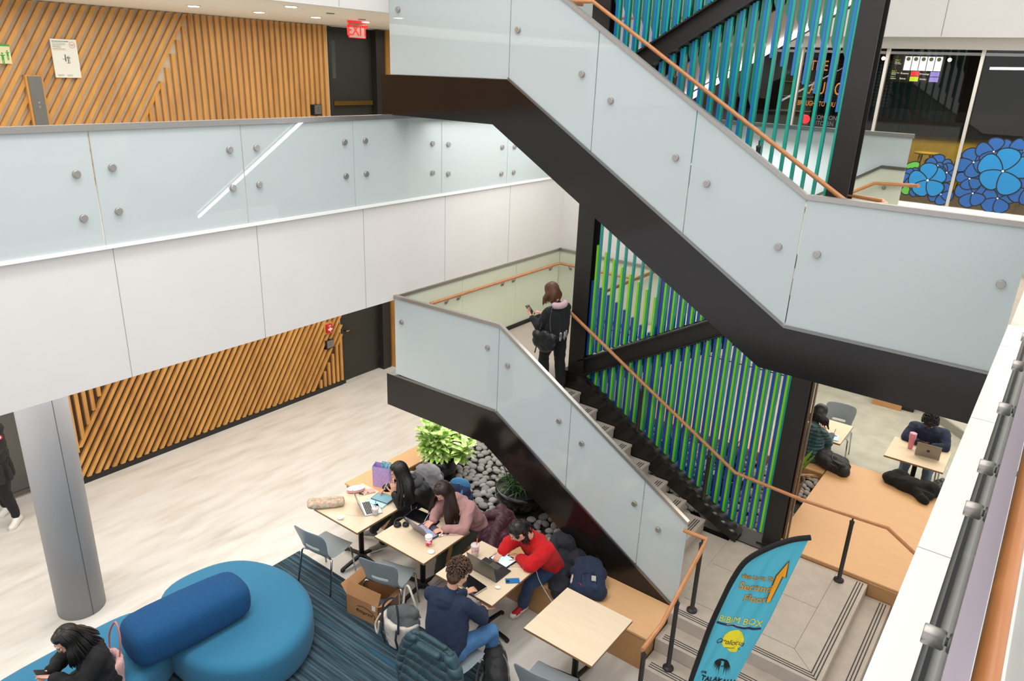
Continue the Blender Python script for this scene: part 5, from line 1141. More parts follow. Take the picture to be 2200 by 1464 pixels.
# pink fluffy bag on the sofa
pb = thing('handbag', 'fluffy pink handbag with tall coral straps on the sofa behind the woman with the phone', 'handbag', (-5.84, 2.03, .42)); PF = fabric('pink_fleece', '#d2a8a6', '#c49694', .95, .2, 1.0, 90); CO = M('coral_leather', '#c4706a', .45)
bm = bmesh.new()
for a in range(16): th = a*pi/8; cap(bm, Vector((-5.84+.11*cos(th), 2.03+.08*sin(th), .47)), Vector((-5.84+.14*cos(th), 2.03+.10*sin(th), .68)), .04, .035)
cap(bm, (-5.90, 2.03, .50), (-5.80, 2.03, .50), .08, .08)
obj('fleece_body', fuse(bm, .008, 6, .008, 14, 2), PF, pb, smooth=True)
for dy, lean in ((-.09, 0), (.08, .05)): obj('strap', T(crv([Vector((-5.93, 2.03+dy, .66)), Vector((-5.98+lean, 2.05+dy, .86)), Vector((-5.91+lean, 2.09+dy, 1.0)), Vector((-5.82+lean, 2.07+dy, .88)), Vector((-5.77, 2.03+dy, .66))], 5), .008, 8), CO, pb)
bm = bmesh.new(); cap(bm, (-5.83, 2.02, .64), (-5.84, 1.98, .78), .032, .03); obj('orange_bottle', bm, M('orange_drink', '#c8642a', .2), pb)
# ================================================================ TABLETOP THINGS
DKG = M('space_grey_aluminium', '#6f6e6c', .35, .75); KEY = M('key_black', '#1a1a1c', .5); SCR = M('dark_screen', '#0a0b0d', .12); SILV = M('silver_aluminium', '#bfc0c2', .3, .8)
def laptop(label, org, dx, dy, w, d, ang, shell, deck, keys, hl=None, screen=SCR, logo=None):
    """org: hinge-left corner on the table; dx hinge direction; dy from hinge to user; ang lid angle from the deck"""
    root = thing('laptop', label, 'laptop', org); o = Vector(org); dx = Vector(dx).normalized(); dy = Vector(dy).normalized(); dy = (dy-dx*dy.dot(dx)).normalized(); up = Vector((0, 0, 1)); hl = hl or d
    q = lambda x, y, z: o+dx*x*w+dy*y*d+up*z
    obj('deck', P([q(0, 0, 0), q(1, 0, 0), q(1, 1, 0), q(0, 1, 0)], up*.012), deck, root, bev=.003)
    bm = bmesh.new()
    for r in range(5):
        for k in range(13): x0 = .06+k*.068; y0 = .12+r*.085; prism(bm, [q(x0, y0, .0122), q(x0+.058, y0, .0122), q(x0+.058, y0+.07, .0122), q(x0, y0+.07, .0122)], up*.0015)
    obj('keyboard', bm, keys, root)
    obj('trackpad', P([q(.33, .62, .0122), q(.67, .62, .0122), q(.67, .94, .0122), q(.33, .94, .0122)], up*.0006), shell, root)
    ld = dy*math.cos(ang)+up*math.sin(ang); ln = ld.cross(dx).normalized(); ln = ln if ln.dot(-dy) > 0 else -ln; b = q(0, 0, .013)
    obj('lid', P([b, b+dx*w, b+dx*w+ld*hl, b+ld*hl], ln*.006), shell, root, bev=.002)
    bb = b-ln*.0012; obj('display', P([bb+dx*.01+ld*.01, bb+dx*(w-.01)+ld*.01, bb+dx*(w-.01)+ld*(hl-.01), bb+dx*.01+ld*(hl-.01)], ln*.001), screen, root)
    if logo:
        bm = bmesh.new(); disc(bm, b+dx*w*.5+ld*hl*.5+ln*.006, ln, .022, .0006); obj('lid_emblem', bm, logo, root)
    return root
laptop('silver laptop with black keys on the leftmost table', (-5.69, 4.94, .762), (-.86, .5, 0), (.5, .86, 0), .30, .21, radians(112), M('pinkish_silver', '#a89a98', .3, .7), SILV, KEY)
laptop('grey laptop with pale blue keys under the hands of the woman in pink', (-4.78, 5.09, .762), (-1, .12, 0), (.12, 1, 0), .32, .22, radians(118), M('violet_grey_shell', '#807f90', .3, .7), M('dark_violet_deck', '#3a3646', .4), M('pale_blue_keys', '#a9bbe0', .5), screen=M('lavender_screen', '#9aa2c8', .3, emit=.3))
laptop('large grey laptop open in front of the woman in red', (-3.775, 5.00, .762), (-1, .02, 0), (.02, 1, 0), .355, .245, radians(106), DKG, M('graphite_deck', '#3a3a3c', .4, .5), KEY)
laptop('grey laptop with its back to the viewer on the table with the pink tumbler', (-.92, 11.05, .762), (1, .1, 0), (-.1, 1, 0), .31, .215, radians(100), M('warm_grey_shell', '#8b837a', .35, .6), SILV, KEY, logo=M('dark_logo', '#3e3a36', .3, .5))
def slabdev(name, label, cat, pts, th, frame_m, scr_m, scr='screen', inset=.04, z=.762):
    root = thing(name, label, cat, (pts[0][0], pts[0][1], z)); c = Vector((sum(p[0] for p in pts)/len(pts), sum(p[1] for p in pts)/len(pts), z))
    obj('case', P([(x, y, z) for x, y in pts], (0, 0, th)), frame_m, root, bev=.003)
    obj(scr, P([(c.x+(x-c.x)*(1-inset*2), c.y+(y-c.y)*(1-inset*2), z+th) for x, y in pts], (0, 0, .0008)), scr_m, root); return root
def rect(cx, cy, w, d, a):
    ca, sa = cos(a), sin(a); return [(cx+x*ca-y*sa, cy+x*sa+y*ca) for x, y in ((-w/2, -d/2), (w/2, -d/2), (w/2, d/2), (-w/2, d/2))]
ICE = M('ice_blue_case', '#a7cdd8', .5)
slabdev('notebook', 'pale blue open notebook lying under the tablet on the leftmost table', 'notebook', rect(-5.80, 5.25, .26, .19, .18), .012, ICE, M('ice_page', '#b9dae2', .6), 'page')
slabdev('tablet', 'tablet with a blue-green screen the woman in black is writing on', 'tablet', rect(-5.80, 5.335, .25, .175, .18), .009, M('tablet_frame', '#3b4048', .4), M('teal_screen', '#5f8f9a', .3, emit=.25), z=.775)
slabdev('tablet', 'large dark tablet with stylus lying beside the headphones', 'tablet', rect(-5.22, 5.345, .275, .215, .1), .008, M('tablet_dark_violet', '#35303f', .4), SCR)
slabdev('folio', 'black keyboard folio between the dark tablet and the blue-key laptop', 'folio', rect(-5.02, 5.36, .16, .12, .2), .006, BLKP, KEY, 'panel')
slabdev('tablet', 'tablet with a bright pale blue screen under the hand of the woman in red', 'tablet', rect(-3.955, 5.345, .26, .18, -.08), .009, BLKP, M('bright_screen', '#a9d6f0', .3, emit=.75), inset=.07)
slabdev('tablet', 'black tablet on a silver base at the near corner of the table, by the man', 'tablet', rect(-3.94, 4.80, .27, .18, -.12), .022, SILV, SCR, inset=.01)
slabdev('tablet', 'tablet with a light blue screen beside the woman in the teal jacket', 'tablet', rect(-1.97, 10.82, .13, .20, .2), .009, M('mint_case', '#9fc8c4', .5), M('pale_screen', '#9cc4e8', .3, emit=.6))
def phone(label, x, y, a, m, z=.762, w=.072, d=.147):
    r_ = slabdev('phone', label, 'phone', rect(x, y, d, w, a), .009, m, m, 'back', .02, z); ca, sa = cos(a), sin(a)
    bm = bmesh.new(); prism(bm, [(x+u*ca-v*sa, y+u*sa+v*ca, z+.0098) for u, v in ((-.068, -.03), (-.035, -.03), (-.035, .005), (-.068, .005))], (0, 0, .002)); obj('camera_bump', bm, M('camera_dark', '#20242c', .3), r_); return r_
phone('blue phone lying face down on the table of the woman in red', -3.665, 5.13, 1.2*0+.75, M('blue_phone', '#1f6fae', .4)); phone('clear cased pale pink phone next to the blue-key laptop', -4.69, 5.345, .75, M('pale_pink_case', '#c9a9a0', .35))
def cup(label, x, y, z, r0, r1, h, m, lid_m, straw=None, band=None, tilt=(.02, .02), drink=None):
    root = thing('cup', label, 'cup', (x, y, z)); obj('cup_body', L([(r0*.9, 0), (r0, .004), (r1, h), (r1*.93, h), (r0*.9, .008)], (x, y, z), 28), m, root)
    if band: obj('printed_band', L([(r0+.0012+(r1-r0)*.08, h*.08), (r0+.0012+(r1-r0)*.72, h*.72)], (x, y, z), 28), band, root)
    if drink: obj('ice', L([(.001, .01), (r0*.9, .01), (r0+(r1-r0)*.4, h*.4), (.001, h*.4)], (x, y, z), 20), drink, root)
    obj('lid', L([(r1*1.04, h-.004), (r1*1.05, h+.004), (r1*.9, h+.012), (.001, h+.013)], (x, y, z), 28), lid_m, root)
    if straw: obj('straw', T([(x, y, z+.01), (x+tilt[0], y+tilt[1], z+h+.09)], .0045, 8), straw, root)
    return root
CLR = M('clear_plastic', '#e6e0dc', .15, trans=.0, alpha=.38); CLR2 = M('clear_lid', '#f0ecea', .15, alpha=.5)
cup('red and white paper cup with a white lid on the second table', -4.735, 5.01, .762, .03, .042, .125, M('white_paper', '#ece6e2', .5), M('white_lid', '#eeeae6', .4), band=M('red_print_cup', '#d0264e', .5, n=(24, '#f0c8d0', .12)))
cup('clear plastic cup with a blue straw beside the silver laptop', -5.625, 5.045, .762, .03, .043, .09, CLR, CLR2, M('blue_straw', '#0f8fd0', .4), tilt=(-.01, .02), drink=M('ice_pale', '#dce4e6', .3, alpha=.6))
cup('clear plastic cup with an orange straw behind the large grey laptop', -4.23, 5.20, .762, .034, .047, .14, CLR, CLR2, M('orange_straw', '#e8641e', .4), tilt=(.02, .01), band=M('pink_blob_print', '#eadedc', .4, n=(18, '#e05040', .1), alpha=.45))
r_ = thing('tumbler', 'pink insulated tumbler on the far right table', 'tumbler', (-1.01, 11.21, .762)); PK = M('pink_tumbler', '#e07f92', .4)
obj('body', L([(.030, 0), (.033, .01), (.040, .15), (.047, .17), (.049, .235), (.045, .238)], (-1.01, 11.22, .762), 28), PK, r_); obj('rim_band', L([(.0485, .215), (.0505, .217), (.0505, .225), (.0485, .227)], (-1.01, 11.22, .762), 28), CHROME, r_); obj('lid', L([(.049, .237), (.049, .25), (.03, .256), (.001, .256)], (-1.01, 11.22, .762), 28), M('pink_lid', '#ee9fb4', .4), r_)
# headphones on table 2
hp = thing('headphones', 'black over-ear headphones lying on the second table', 'headphones', (-5.26, 5.07, .762))
for x, y, r in ((-5.27, 5.055, .042), (-5.20, 5.12, .038)):
    bm = bmesh.new(); lathe(bm, [(r*.5, .006), (r*.55, .028), (r*.8, .038), (r, .03), (r*1.05, .012), (r, 0), (r*.5, 0)], (x, y, .762), 24); obj('ear_cup', bm, BLKP, hp)
obj('headband', T(crv([Vector((-5.30, 5.03, .775)), Vector((-5.34, 5.10, .79)), Vector((-5.30, 5.17, .80)), Vector((-5.21, 5.16, .785))], 6), .009, 8), BLKP, hp)
# pencil cases, tissue, lids, pods
FL = M('floral_fabric', '#c9c4b4', .8, n=(26, '#c9857c', .18), n2=(38, '#a8a68a', .3)); pc = thing('pencil_case', 'long floral fabric pencil case overhanging the corner of the leftmost table', 'pencil case', (-6.2, 4.79, .76))
bm = bmesh.new(); A_ = Vector((-6.315, 4.66, .808)); B_ = Vector((-6.10, 4.93, .808)); sd_ = Vector((.6, -.5, 0)).normalized()
for k in (-.04, 0, .04): cap(bm, A_+sd_*k, B_+sd_*k, .042, .042)
obj('fabric_body', fuse(bm, .006, 6, .008, 14, 1, .004, 20), FL, pc, smooth=True); obj('zipper', T([A_+Vector((0, 0, .045)), B_+Vector((0, 0, .045))], .003, 5), M('beige_zip', '#b0a890', .6), pc)
pc = thing('pencil_case', 'white and pink zip case at the back of the leftmost table', 'pencil case', (-6.17, 5.25, .762)); A_ = Vector((-6.24, 5.17, .785)); B_ = Vector((-6.15, 5.30, .785))
for nm, z, m, rr_ in (('lower_half', .782, M('pink_case', '#d8a3a4', .5), .036), ('upper_half', .806, M('white_case', '#e6dcd8', .4), .036)):
    bm = bmesh.new(); ell(bm, (-6.185, 5.24, z), (.062, .115, .022), (.55, .83, 0)); obj(nm, bm, m, pc)
r_ = slabdev('card_holder', 'small pink case with a round emblem beside the white zip case', 'case', rect(-6.055, 5.34, .095, .14, -.5), .010, M('blush_case', '#d9a6a0', .5), M('blush_case', '#d9a6a0', .5), 'cover', .02)
bm = bmesh.new(); disc(bm, (-6.04, 5.305, .7735), (0, 0, 1), .013, .001); obj('emblem', bm, M('brown_emblem', '#6a4a44', .5), r_)
kk = thing('key_charm', 'black charm and white stick between the pink case and the laptop', 'charm', (-6.08, 5.24, .762)); bm = bmesh.new()
for k in range(4): ell(bm, (-6.10+.014*k, 5.225+.012*(k % 2), .771), (.011, .011, .009), sub=2)
obj('charm', bm, BLKP, kk); obj('stick', T([(-6.08, 5.19, .767), (-6.03, 5.27, .768)], .004, 6), M('white_plastic', '#e8e8e8', .4), kk)
bm = bmesh.new(); ell(bm, (-5.87, 4.72, .778), (.032, .026, .016)); ell(bm, (-5.85, 4.735, .785), (.02, .016, .02)); tag(obj('tissue', fuse(bm, .004, 0, .008, 40, 1), M('tissue_white', '#eef0f2', .7), smooth=True), 'crumpled white tissue near the front corner of the leftmost table', 'tissue')
tag(obj('straw_wrapper', T([(-5.90, 4.83, .765), (-5.76, 4.90, .765)], .003, 6), M('tissue_white', '#eef0f2', .7)), 'thin white paper straw wrapper on the leftmost table', 'wrapper')
tag(obj('plastic_cover', L([(.001, .0), (.036, .0), (.042, .004), (.04, .010), (.03, .016), (.001, .018)], (-4.64, 4.945, .762), 24), M('white_lid', '#eeeae6', .4)), 'round white plastic lid lying in front of the red paper cup', 'lid')
def pods(x, y, lb, a=.5):
    bm = bmesh.new(); ell(bm, (x, y, .773), (.022, .030, .011), (cos(a), sin(a), 0)); tag(obj('earbud_case', bm, M('glossy_white', '#f0f0f0', .2)), lb, 'earbud case')
pods(-4.76, 5.235, 'white earbud case beside the pale pink phone'); pods(-3.715, 4.945, 'white earbud case near the corner by the blue phone')
def stylus(lb, a, b, m=M('white_plastic', '#e8e8e8', .4)): tag(obj('stylus', T([a, b], [.0025, .004], 8), m), lb, 'stylus')
stylus('white stylus lying across the dark tablet', (-5.08, 5.30, .777), (-5.16, 5.47, .777))
stylus('white stylus held by the woman in black', (-5.89, 5.40, .787), (-5.84, 5.44, .92)); stylus('white stylus held by the woman in red', (-3.96, 5.31, .774), (-3.90, 5.36, .86)); stylus('dark stylus held by the woman in the teal jacket', (-1.99, 10.80, .775), (-1.97, 10.84, .90), BLKP)
bm = bmesh.new(); bx(bm, (-5.70, 5.84, .43), (-5.58, 5.93, .455)); bx(bm, (-5.68, 5.86, .455), (-5.62, 5.88, .458), 1); tag(obj('power_bank', bm, [BLKP, M('yellow_sticker', '#c8a82a', .5)]), 'small black power bank with a yellow sticker on the bench between two students', 'power bank')
WC = M('white_cable', '#dedede', .4)
tag(obj('charging_cable', T(crv([Vector((-3.83, 5.30, .768)), Vector((-3.70, 5.40, .768)), Vector((-3.60, 5.44, .762)), Vector((-3.54, 5.47, .60)), Vector((-3.36, 5.50, .38)), Vector((-3.12, 5.55, .20)), Vector((-3.0, 5.6, .1))], 5), .003, 6), WC), 'white charging cable drooping from the tablet of the woman in red', 'cable')
tag(obj('charging_cable', T(crv([Vector((-5.55, 5.46, .85)), Vector((-5.50, 5.50, .74)), Vector((-5.42, 5.44, .66)), Vector((-5.36, 5.46, .775))], 6), .003, 6), WC), 'white charging cable between the two left tables', 'cable')
cb = thing('box', 'low tan wooden box on the concrete floor at the far right, cut by the stringer', 'box', (-1.75, 14.6, 0)); obj('box_body', B(((-2.1, 14.45, 0), (-1.6, 14.9, .3))), PLYS, cb, bev=.004); obj('dark_end', B(((-1.6, 14.55, 0), (-1.4, 14.9, .28))), BLKP, cb)
struct('baseboard_back', P([(-1.5, 14.95, 0), (-.2, 13.55, 0), (-.2, 13.55, .15), (-1.5, 14.95, .15)], (.02, .02, 0)), M('grey_skirting', '#8b8b80', .6)); struct('wall_back_right', P([(-1.48, 14.99, 0), (.8, 12.5, 0), (.8, 12.5, 2.95), (-1.48, 14.99, 2.95)], (.1, .1, 0)), M('warm_white_paint', '#e6e4dc', .7))
# small things on the platform
cbag = thing('patterned_bag', 'grey patterned bag on the floor behind the black fleece coat', 'bag', (-.5, 10.95, 0)); bm = bmesh.new()
for k in range(4): ell(bm, (-.55+.06*k, 10.92, .3+.05*(k % 2)), (.09, .1, .26))
obj('bag_body', fuse(bm, .012, 3, .02, 9), M('grey_camouflage', '#5c6560', .8, n=(30, '#a2aaa2', .15)), cbag, smooth=True)
# ================================================================ PEOPLE
SKIN = {'a': M('skin_light', '#d9a68c', .5, n=(9, '#d09a80', .5)), 'b': M('skin_fair', '#dcaa92', .5, n=(9, '#d39d86', .5)), 'c': M('skin_tan', '#b27f5f', .5, n=(9, '#a87555', .5)), 'd': M('skin_brown', '#5f3a28', .45, n=(9, '#553322', .5))}
def hand(bm, wr, d, nrm, side, curl=(.35, .5, .4), spread=.08, s=1.0, thumb=.6, point=None):
    """palm + four unequal bent fingers + thumb leaving the side of the palm. nrm: palm normal, side +1 -> thumb on d x nrm side"""
    d = Vector(d).normalized(); n = Vector(nrm); n = (n-d*n.dot(d)).normalized(); t = d.cross(n).normalized()*side; wr = Vector(wr)
    pc = wr+d*.045*s
    for k, w_ in ((-.027, .012), (-.009, .0135), (.009, .0135), (.027, .0125)): cap(bm, wr+d*.008*s+t*k*.75*s, wr+d*.082*s+t*k*s, w_*s, w_*.86*s, 10)
    for k, (off, ln) in enumerate(((.031, .070), (.0105, .080), (-.0105, .074), (-.031, .058))):
        p = wr+d*.083*s+t*off*s; a = 0; dd = (d+t*(spread*(1.5-k))).normalized(); cu = curl if point is None or k != point else (.05, .08, .05)
        for j, fr in enumerate((.45, .32, .25)):
            a += cu[j]; q = p+(dd*cos(a)+n*sin(a))*ln*fr*s; cap(bm, p, q, (.0088-.0008*j)*s, (.0082-.0009*j)*s, 10); p = q
    p = wr+d*.022*s+t*.028*s; d1 = (d*.62+t*.72+n*.25).normalized()
    for fr, k in ((.038, 0), (.032, 1), (.024, 2)):
        q = p+d1*fr*s; cap(bm, p, q, (.0128-.0015*k)*s, (.0115-.0015*k)*s, 10); p = q; d1 = (d1+d*.35*thumb+n*.28*thumb-t*.2*thumb).normalized()
def person(label, J, skin, top, bottom, shoes, hairfn, loc, sc=1.0, thick=1.0, glasses=False, collar=None, vox=.0055, female=True, sleeve=1.0, topname='sweater', fold=.008, hood=None, topb=None, flare=1.0, legw=1.0):
    root = thing('person', label, 'person', loc); V = {k: Vector(v) for k, v in J.items()}
    H = V['head']; F = V['look'].normalized(); U = (V.get('up', Vector((0, 0, 1)))); U = (U-F*U.dot(F)).normalized(); S = F.cross(U).normalized()   # S: person's right
    sk = SKIN[skin]; bm = bmesh.new(); hp = lambda s_, f, u: H+S*s_*sc+F*f*sc+U*u*sc
    # head: skull, cheeks, jaw, chin, nose, brow, ears
    ell(bm, hp(0, -.012, .028), (.074*sc, .094*sc, .092*sc), F, U); ell(bm, hp(0, .018, -.03), (.062*sc, .072*sc, .078*sc), F, U); ell(bm, hp(0, .048, -.082), (.034*sc, .034*sc, .028*sc), F, U)
    for s_ in (-1, 1): ell(bm, hp(s_*.036, .058, -.028), (.022*sc, .022*sc, .026*sc), F, U); ell(bm, hp(s_*.077, -.008, -.008), (.010*sc, .020*sc, .031*sc), F, U); cap(bm, hp(s_*.052, .0, -.07), hp(s_*.02, .055, -.088), .02*sc, .018*sc)
    cap(bm, hp(0, .082, .018), hp(0, .102, -.026), .0085*sc, .0125*sc, 10); cap(bm, hp(-.011, .093, -.03), hp(.011, .093, -.03), .009*sc, .009*sc, 10); cap(bm, hp(-.035, .078, .03), hp(.035, .078, .03), .011*sc, .011*sc, 10)
    cap(bm, hp(-.014, .085, -.058), hp(.014, .085, -.058), .0085*sc, .0085*sc, 10)
    nb = V['neck']; cap(bm, nb, hp(0, -.022, -.06), .052*sc, .048*sc)
    def limb(a, b, ra, rb): cap(bm, V[a], V[b], ra*sc, rb*sc)
    pel = V['pelvis']; hips = {k: V['hip'+k] for k in 'LR'}
    chest = (V['shL']+V['shR'])*.5; ax = (V['shR']-V['shL']).normalized()
    for k in (-1, 1): cap(bm, pel+ax*.07*k*sc, chest+ax*.09*k*sc-Vector((0, 0, .06)), .09*sc, .085*sc)
    cap(bm, nb, chest, .06*sc, .09*sc)
    for k in 'LR':
        limb('sh'+k, 'el'+k, .046, .037); limb('el'+k, 'wr'+k, .037, .0245); cap(bm, pel, hips[k], .1*sc, .085*sc); limb('hip'+k, 'kn'+k, .078, .053); limb('kn'+k, 'an'+k, .052, .034)
        if 'hd'+k in V: hand(bm, V['wr'+k], V['hd'+k], V.get('hn'+k, Vector((0, 0, -1))), 1 if k == 'L' else -1, J.get('curl'+k, (.35, .5, .4)) if 'curl'+k in J else (.3, .45, .35), s=sc)
        cap(bm, V['an'+k]-Vector((0, 0, .03)), V['an'+k]+V['toe'+k].normalized()*.11*sc-Vector((0, 0, .055)), .027*sc, .020*sc)
    obj('body', fuse(bm, vox, 2), sk, root, smooth=True)
    # face details
    EW = M('eye_white', '#e8e4de', .3); EI = M('eye_dark', '#22160f', .2); LP = M('lip_rose' if skin != 'd' else 'lip_brown', '#b5605a' if skin != 'd' else '#5a2f28', .4); BR = M('brow_dark', '#1c130e', .8)
    for s_ in (-1, 1):
        b2 = bmesh.new(); ell(b2, hp(s_*.031, .078, .004), (.014*sc, .009*sc, .0065*sc), F, U, 2); e = obj('eye', b2, EW, root)
        b2 = bmesh.new(); ell(b2, hp(s_*.031, .0855, .003), (.006*sc, .0035*sc, .006*sc), F, U, 2); obj('iris', b2, EI, e)
        obj('eyebrow', T([hp(s_*.016, .091, .024), hp(s_*.032, .088, .030), hp(s_*.05, .076, .024)], .0032*sc, 6), BR, root)
    b2 = bmesh.new(); cap(b2, hp(-.018, .092, -.0585), hp(.018, .092, -.0585), .0035*sc, .0035*sc, 8); cap(b2, hp(-.013, .091, -.066), hp(.013, .091, -.066), .0042*sc, .0042*sc, 8); obj('mouth', b2, LP, root)
    if glasses:
        b2 = bmesh.new()
        for s_ in (-1, 1): tube(b2, [hp(s_*.034+.024*cos(a*pi/7), .098, .002+.020*sin(a*pi/7)) for a in range(14)], .0016, 5, closed=True); tube(b2, [hp(s_*.058, .096, .008), hp(s_*.08, .0, .006)], .0016, 5)
        obj('glasses', b2, M('gold_wire', '#8a7050', .3, .8), root)
    # top garment
    b2 = bmesh.new(); tk = .016*thick
    for k in (-1, 0, 1): cap(b2, pel+ax*.075*k*sc+Vector((0, 0, .0)), chest+ax*.095*k*sc-Vector((0, 0, .045)), (.112+.014*thick)*sc*(1.0 if k else 1.06), (.102+.010*thick)*sc)
    cap(b2, V['shL'], V['shR'], (.062+.008*thick)*sc, (.062+.008*thick)*sc); cap(b2, nb-(nb-chest)*.12, chest, .071*sc, .118*sc)
    for k in 'LR':
        a, e, w_ = V['sh'+k], V['el'+k], V['wr'+k]; cap(b2, a, e, (.055+.014*sleeve*thick)*sc, (.046+.013*sleeve*thick)*sc); cap(b2, e, w_+(e-w_)*.08, (.046+.012*sleeve*thick)*sc, (.031+.010*sleeve*thick)*sc)
    if collar: cap(b2, nb+(H-nb)*.0-S*.02*sc, nb+(H-nb)*.22+S*.02*sc, .072*sc, .07*sc)
    obj(topname, fuse(b2, .0075, 4, fold, 7, len(label), fold*.9, 9), top, root, smooth=True)
    if hood:
        b2 = bmesh.new(); bk = -F*.10*sc; 
        for k in range(7): a = -1.3+k*.43; ell(b2, nb+bk*.6+S*sin(a)*.10*sc-Vector((F.x, F.y, 0))*cos(a)*.06*sc-Vector((0, 0, .025)), (.05*sc, .05*sc, .05*sc))
        obj('hood', fuse(b2, .008, 10, .01, 9), hood, root, smooth=True)
    # trousers
    b2 = bmesh.new(); cap(b2, hips['L'], hips['R'], .118*sc, .118*sc); cap(b2, pel, pel+Vector((0, 0, .06)), .12*sc, .11*sc)
    for k in 'LR':
        cap(b2, hips[k], V['kn'+k], .098*sc*legw, .07*sc*legw); a = V['an'+k]+(V['kn'+k]-V['an'+k])*.08; cap(b2, V['kn'+k], a, .068*sc*legw, .052*sc*flare*legw)
    obj('trousers', fuse(b2, .008, 3, .008, 8, 2, .007, 9), bottom, root, smooth=True)
    for k in 'LR':
        a = V['an'+k]; t = V['toe'+k].normalized(); t0 = Vector((t.x, t.y, t.z)); up = Vector((0, 0, 1)); up = (up-t0*up.dot(t0)).normalized(); side = t0.cross(up)
        so = a-up*.075*sc
        b2 = bmesh.new(); cap(b2, so+up*.035*sc-t0*.035*sc, so+up*.03*sc+t0*.14*sc, .038*sc, .033*sc); cap(b2, so+up*.035*sc-t0*.03*sc, a+up*.01*sc, .038*sc, .040*sc); cap(b2, a-up*.012*sc, so+up*.036*sc+t0*.085*sc, .040*sc, .034*sc); cap(b2, so+up*.03*sc+t0*.07*sc, so+up*.03*sc+t0*.155*sc, .04*sc, .036*sc)
        sh = obj('shoe', fuse(b2, .006, 3), shoes[0], root, smooth=True)
        b2 = bmesh.new(); pl_ = [so-t0*.075*sc+side*.02*sc, so-t0*.05*sc+side*.036*sc, so+t0*.05*sc+side*.036*sc, so+t0*.13*sc+side*.043*sc, so+t0*.19*sc+side*.02*sc]; pr_ = [p-side*2*(p-so).dot(side) for p in reversed(pl_)]
        prism(b2, pl_+pr_, up*.022*sc); obj('sole', b2, shoes[1], sh, bev=.005)
        b2 = bmesh.new()
        for j in range(4): c_ = so+up*(.073-.004*j)*sc+t0*(.03+.022*j)*sc; tube(b2, [c_-side*.024*sc-up*.008*sc, c_, c_+side*.024*sc-up*.008*sc], .003*sc, 5)
        obj('laces', b2, shoes[2] if len(shoes) > 2 else shoes[1], sh)
    if hairfn: hairfn(root, hp, H, F, U, S, sc)
    return root
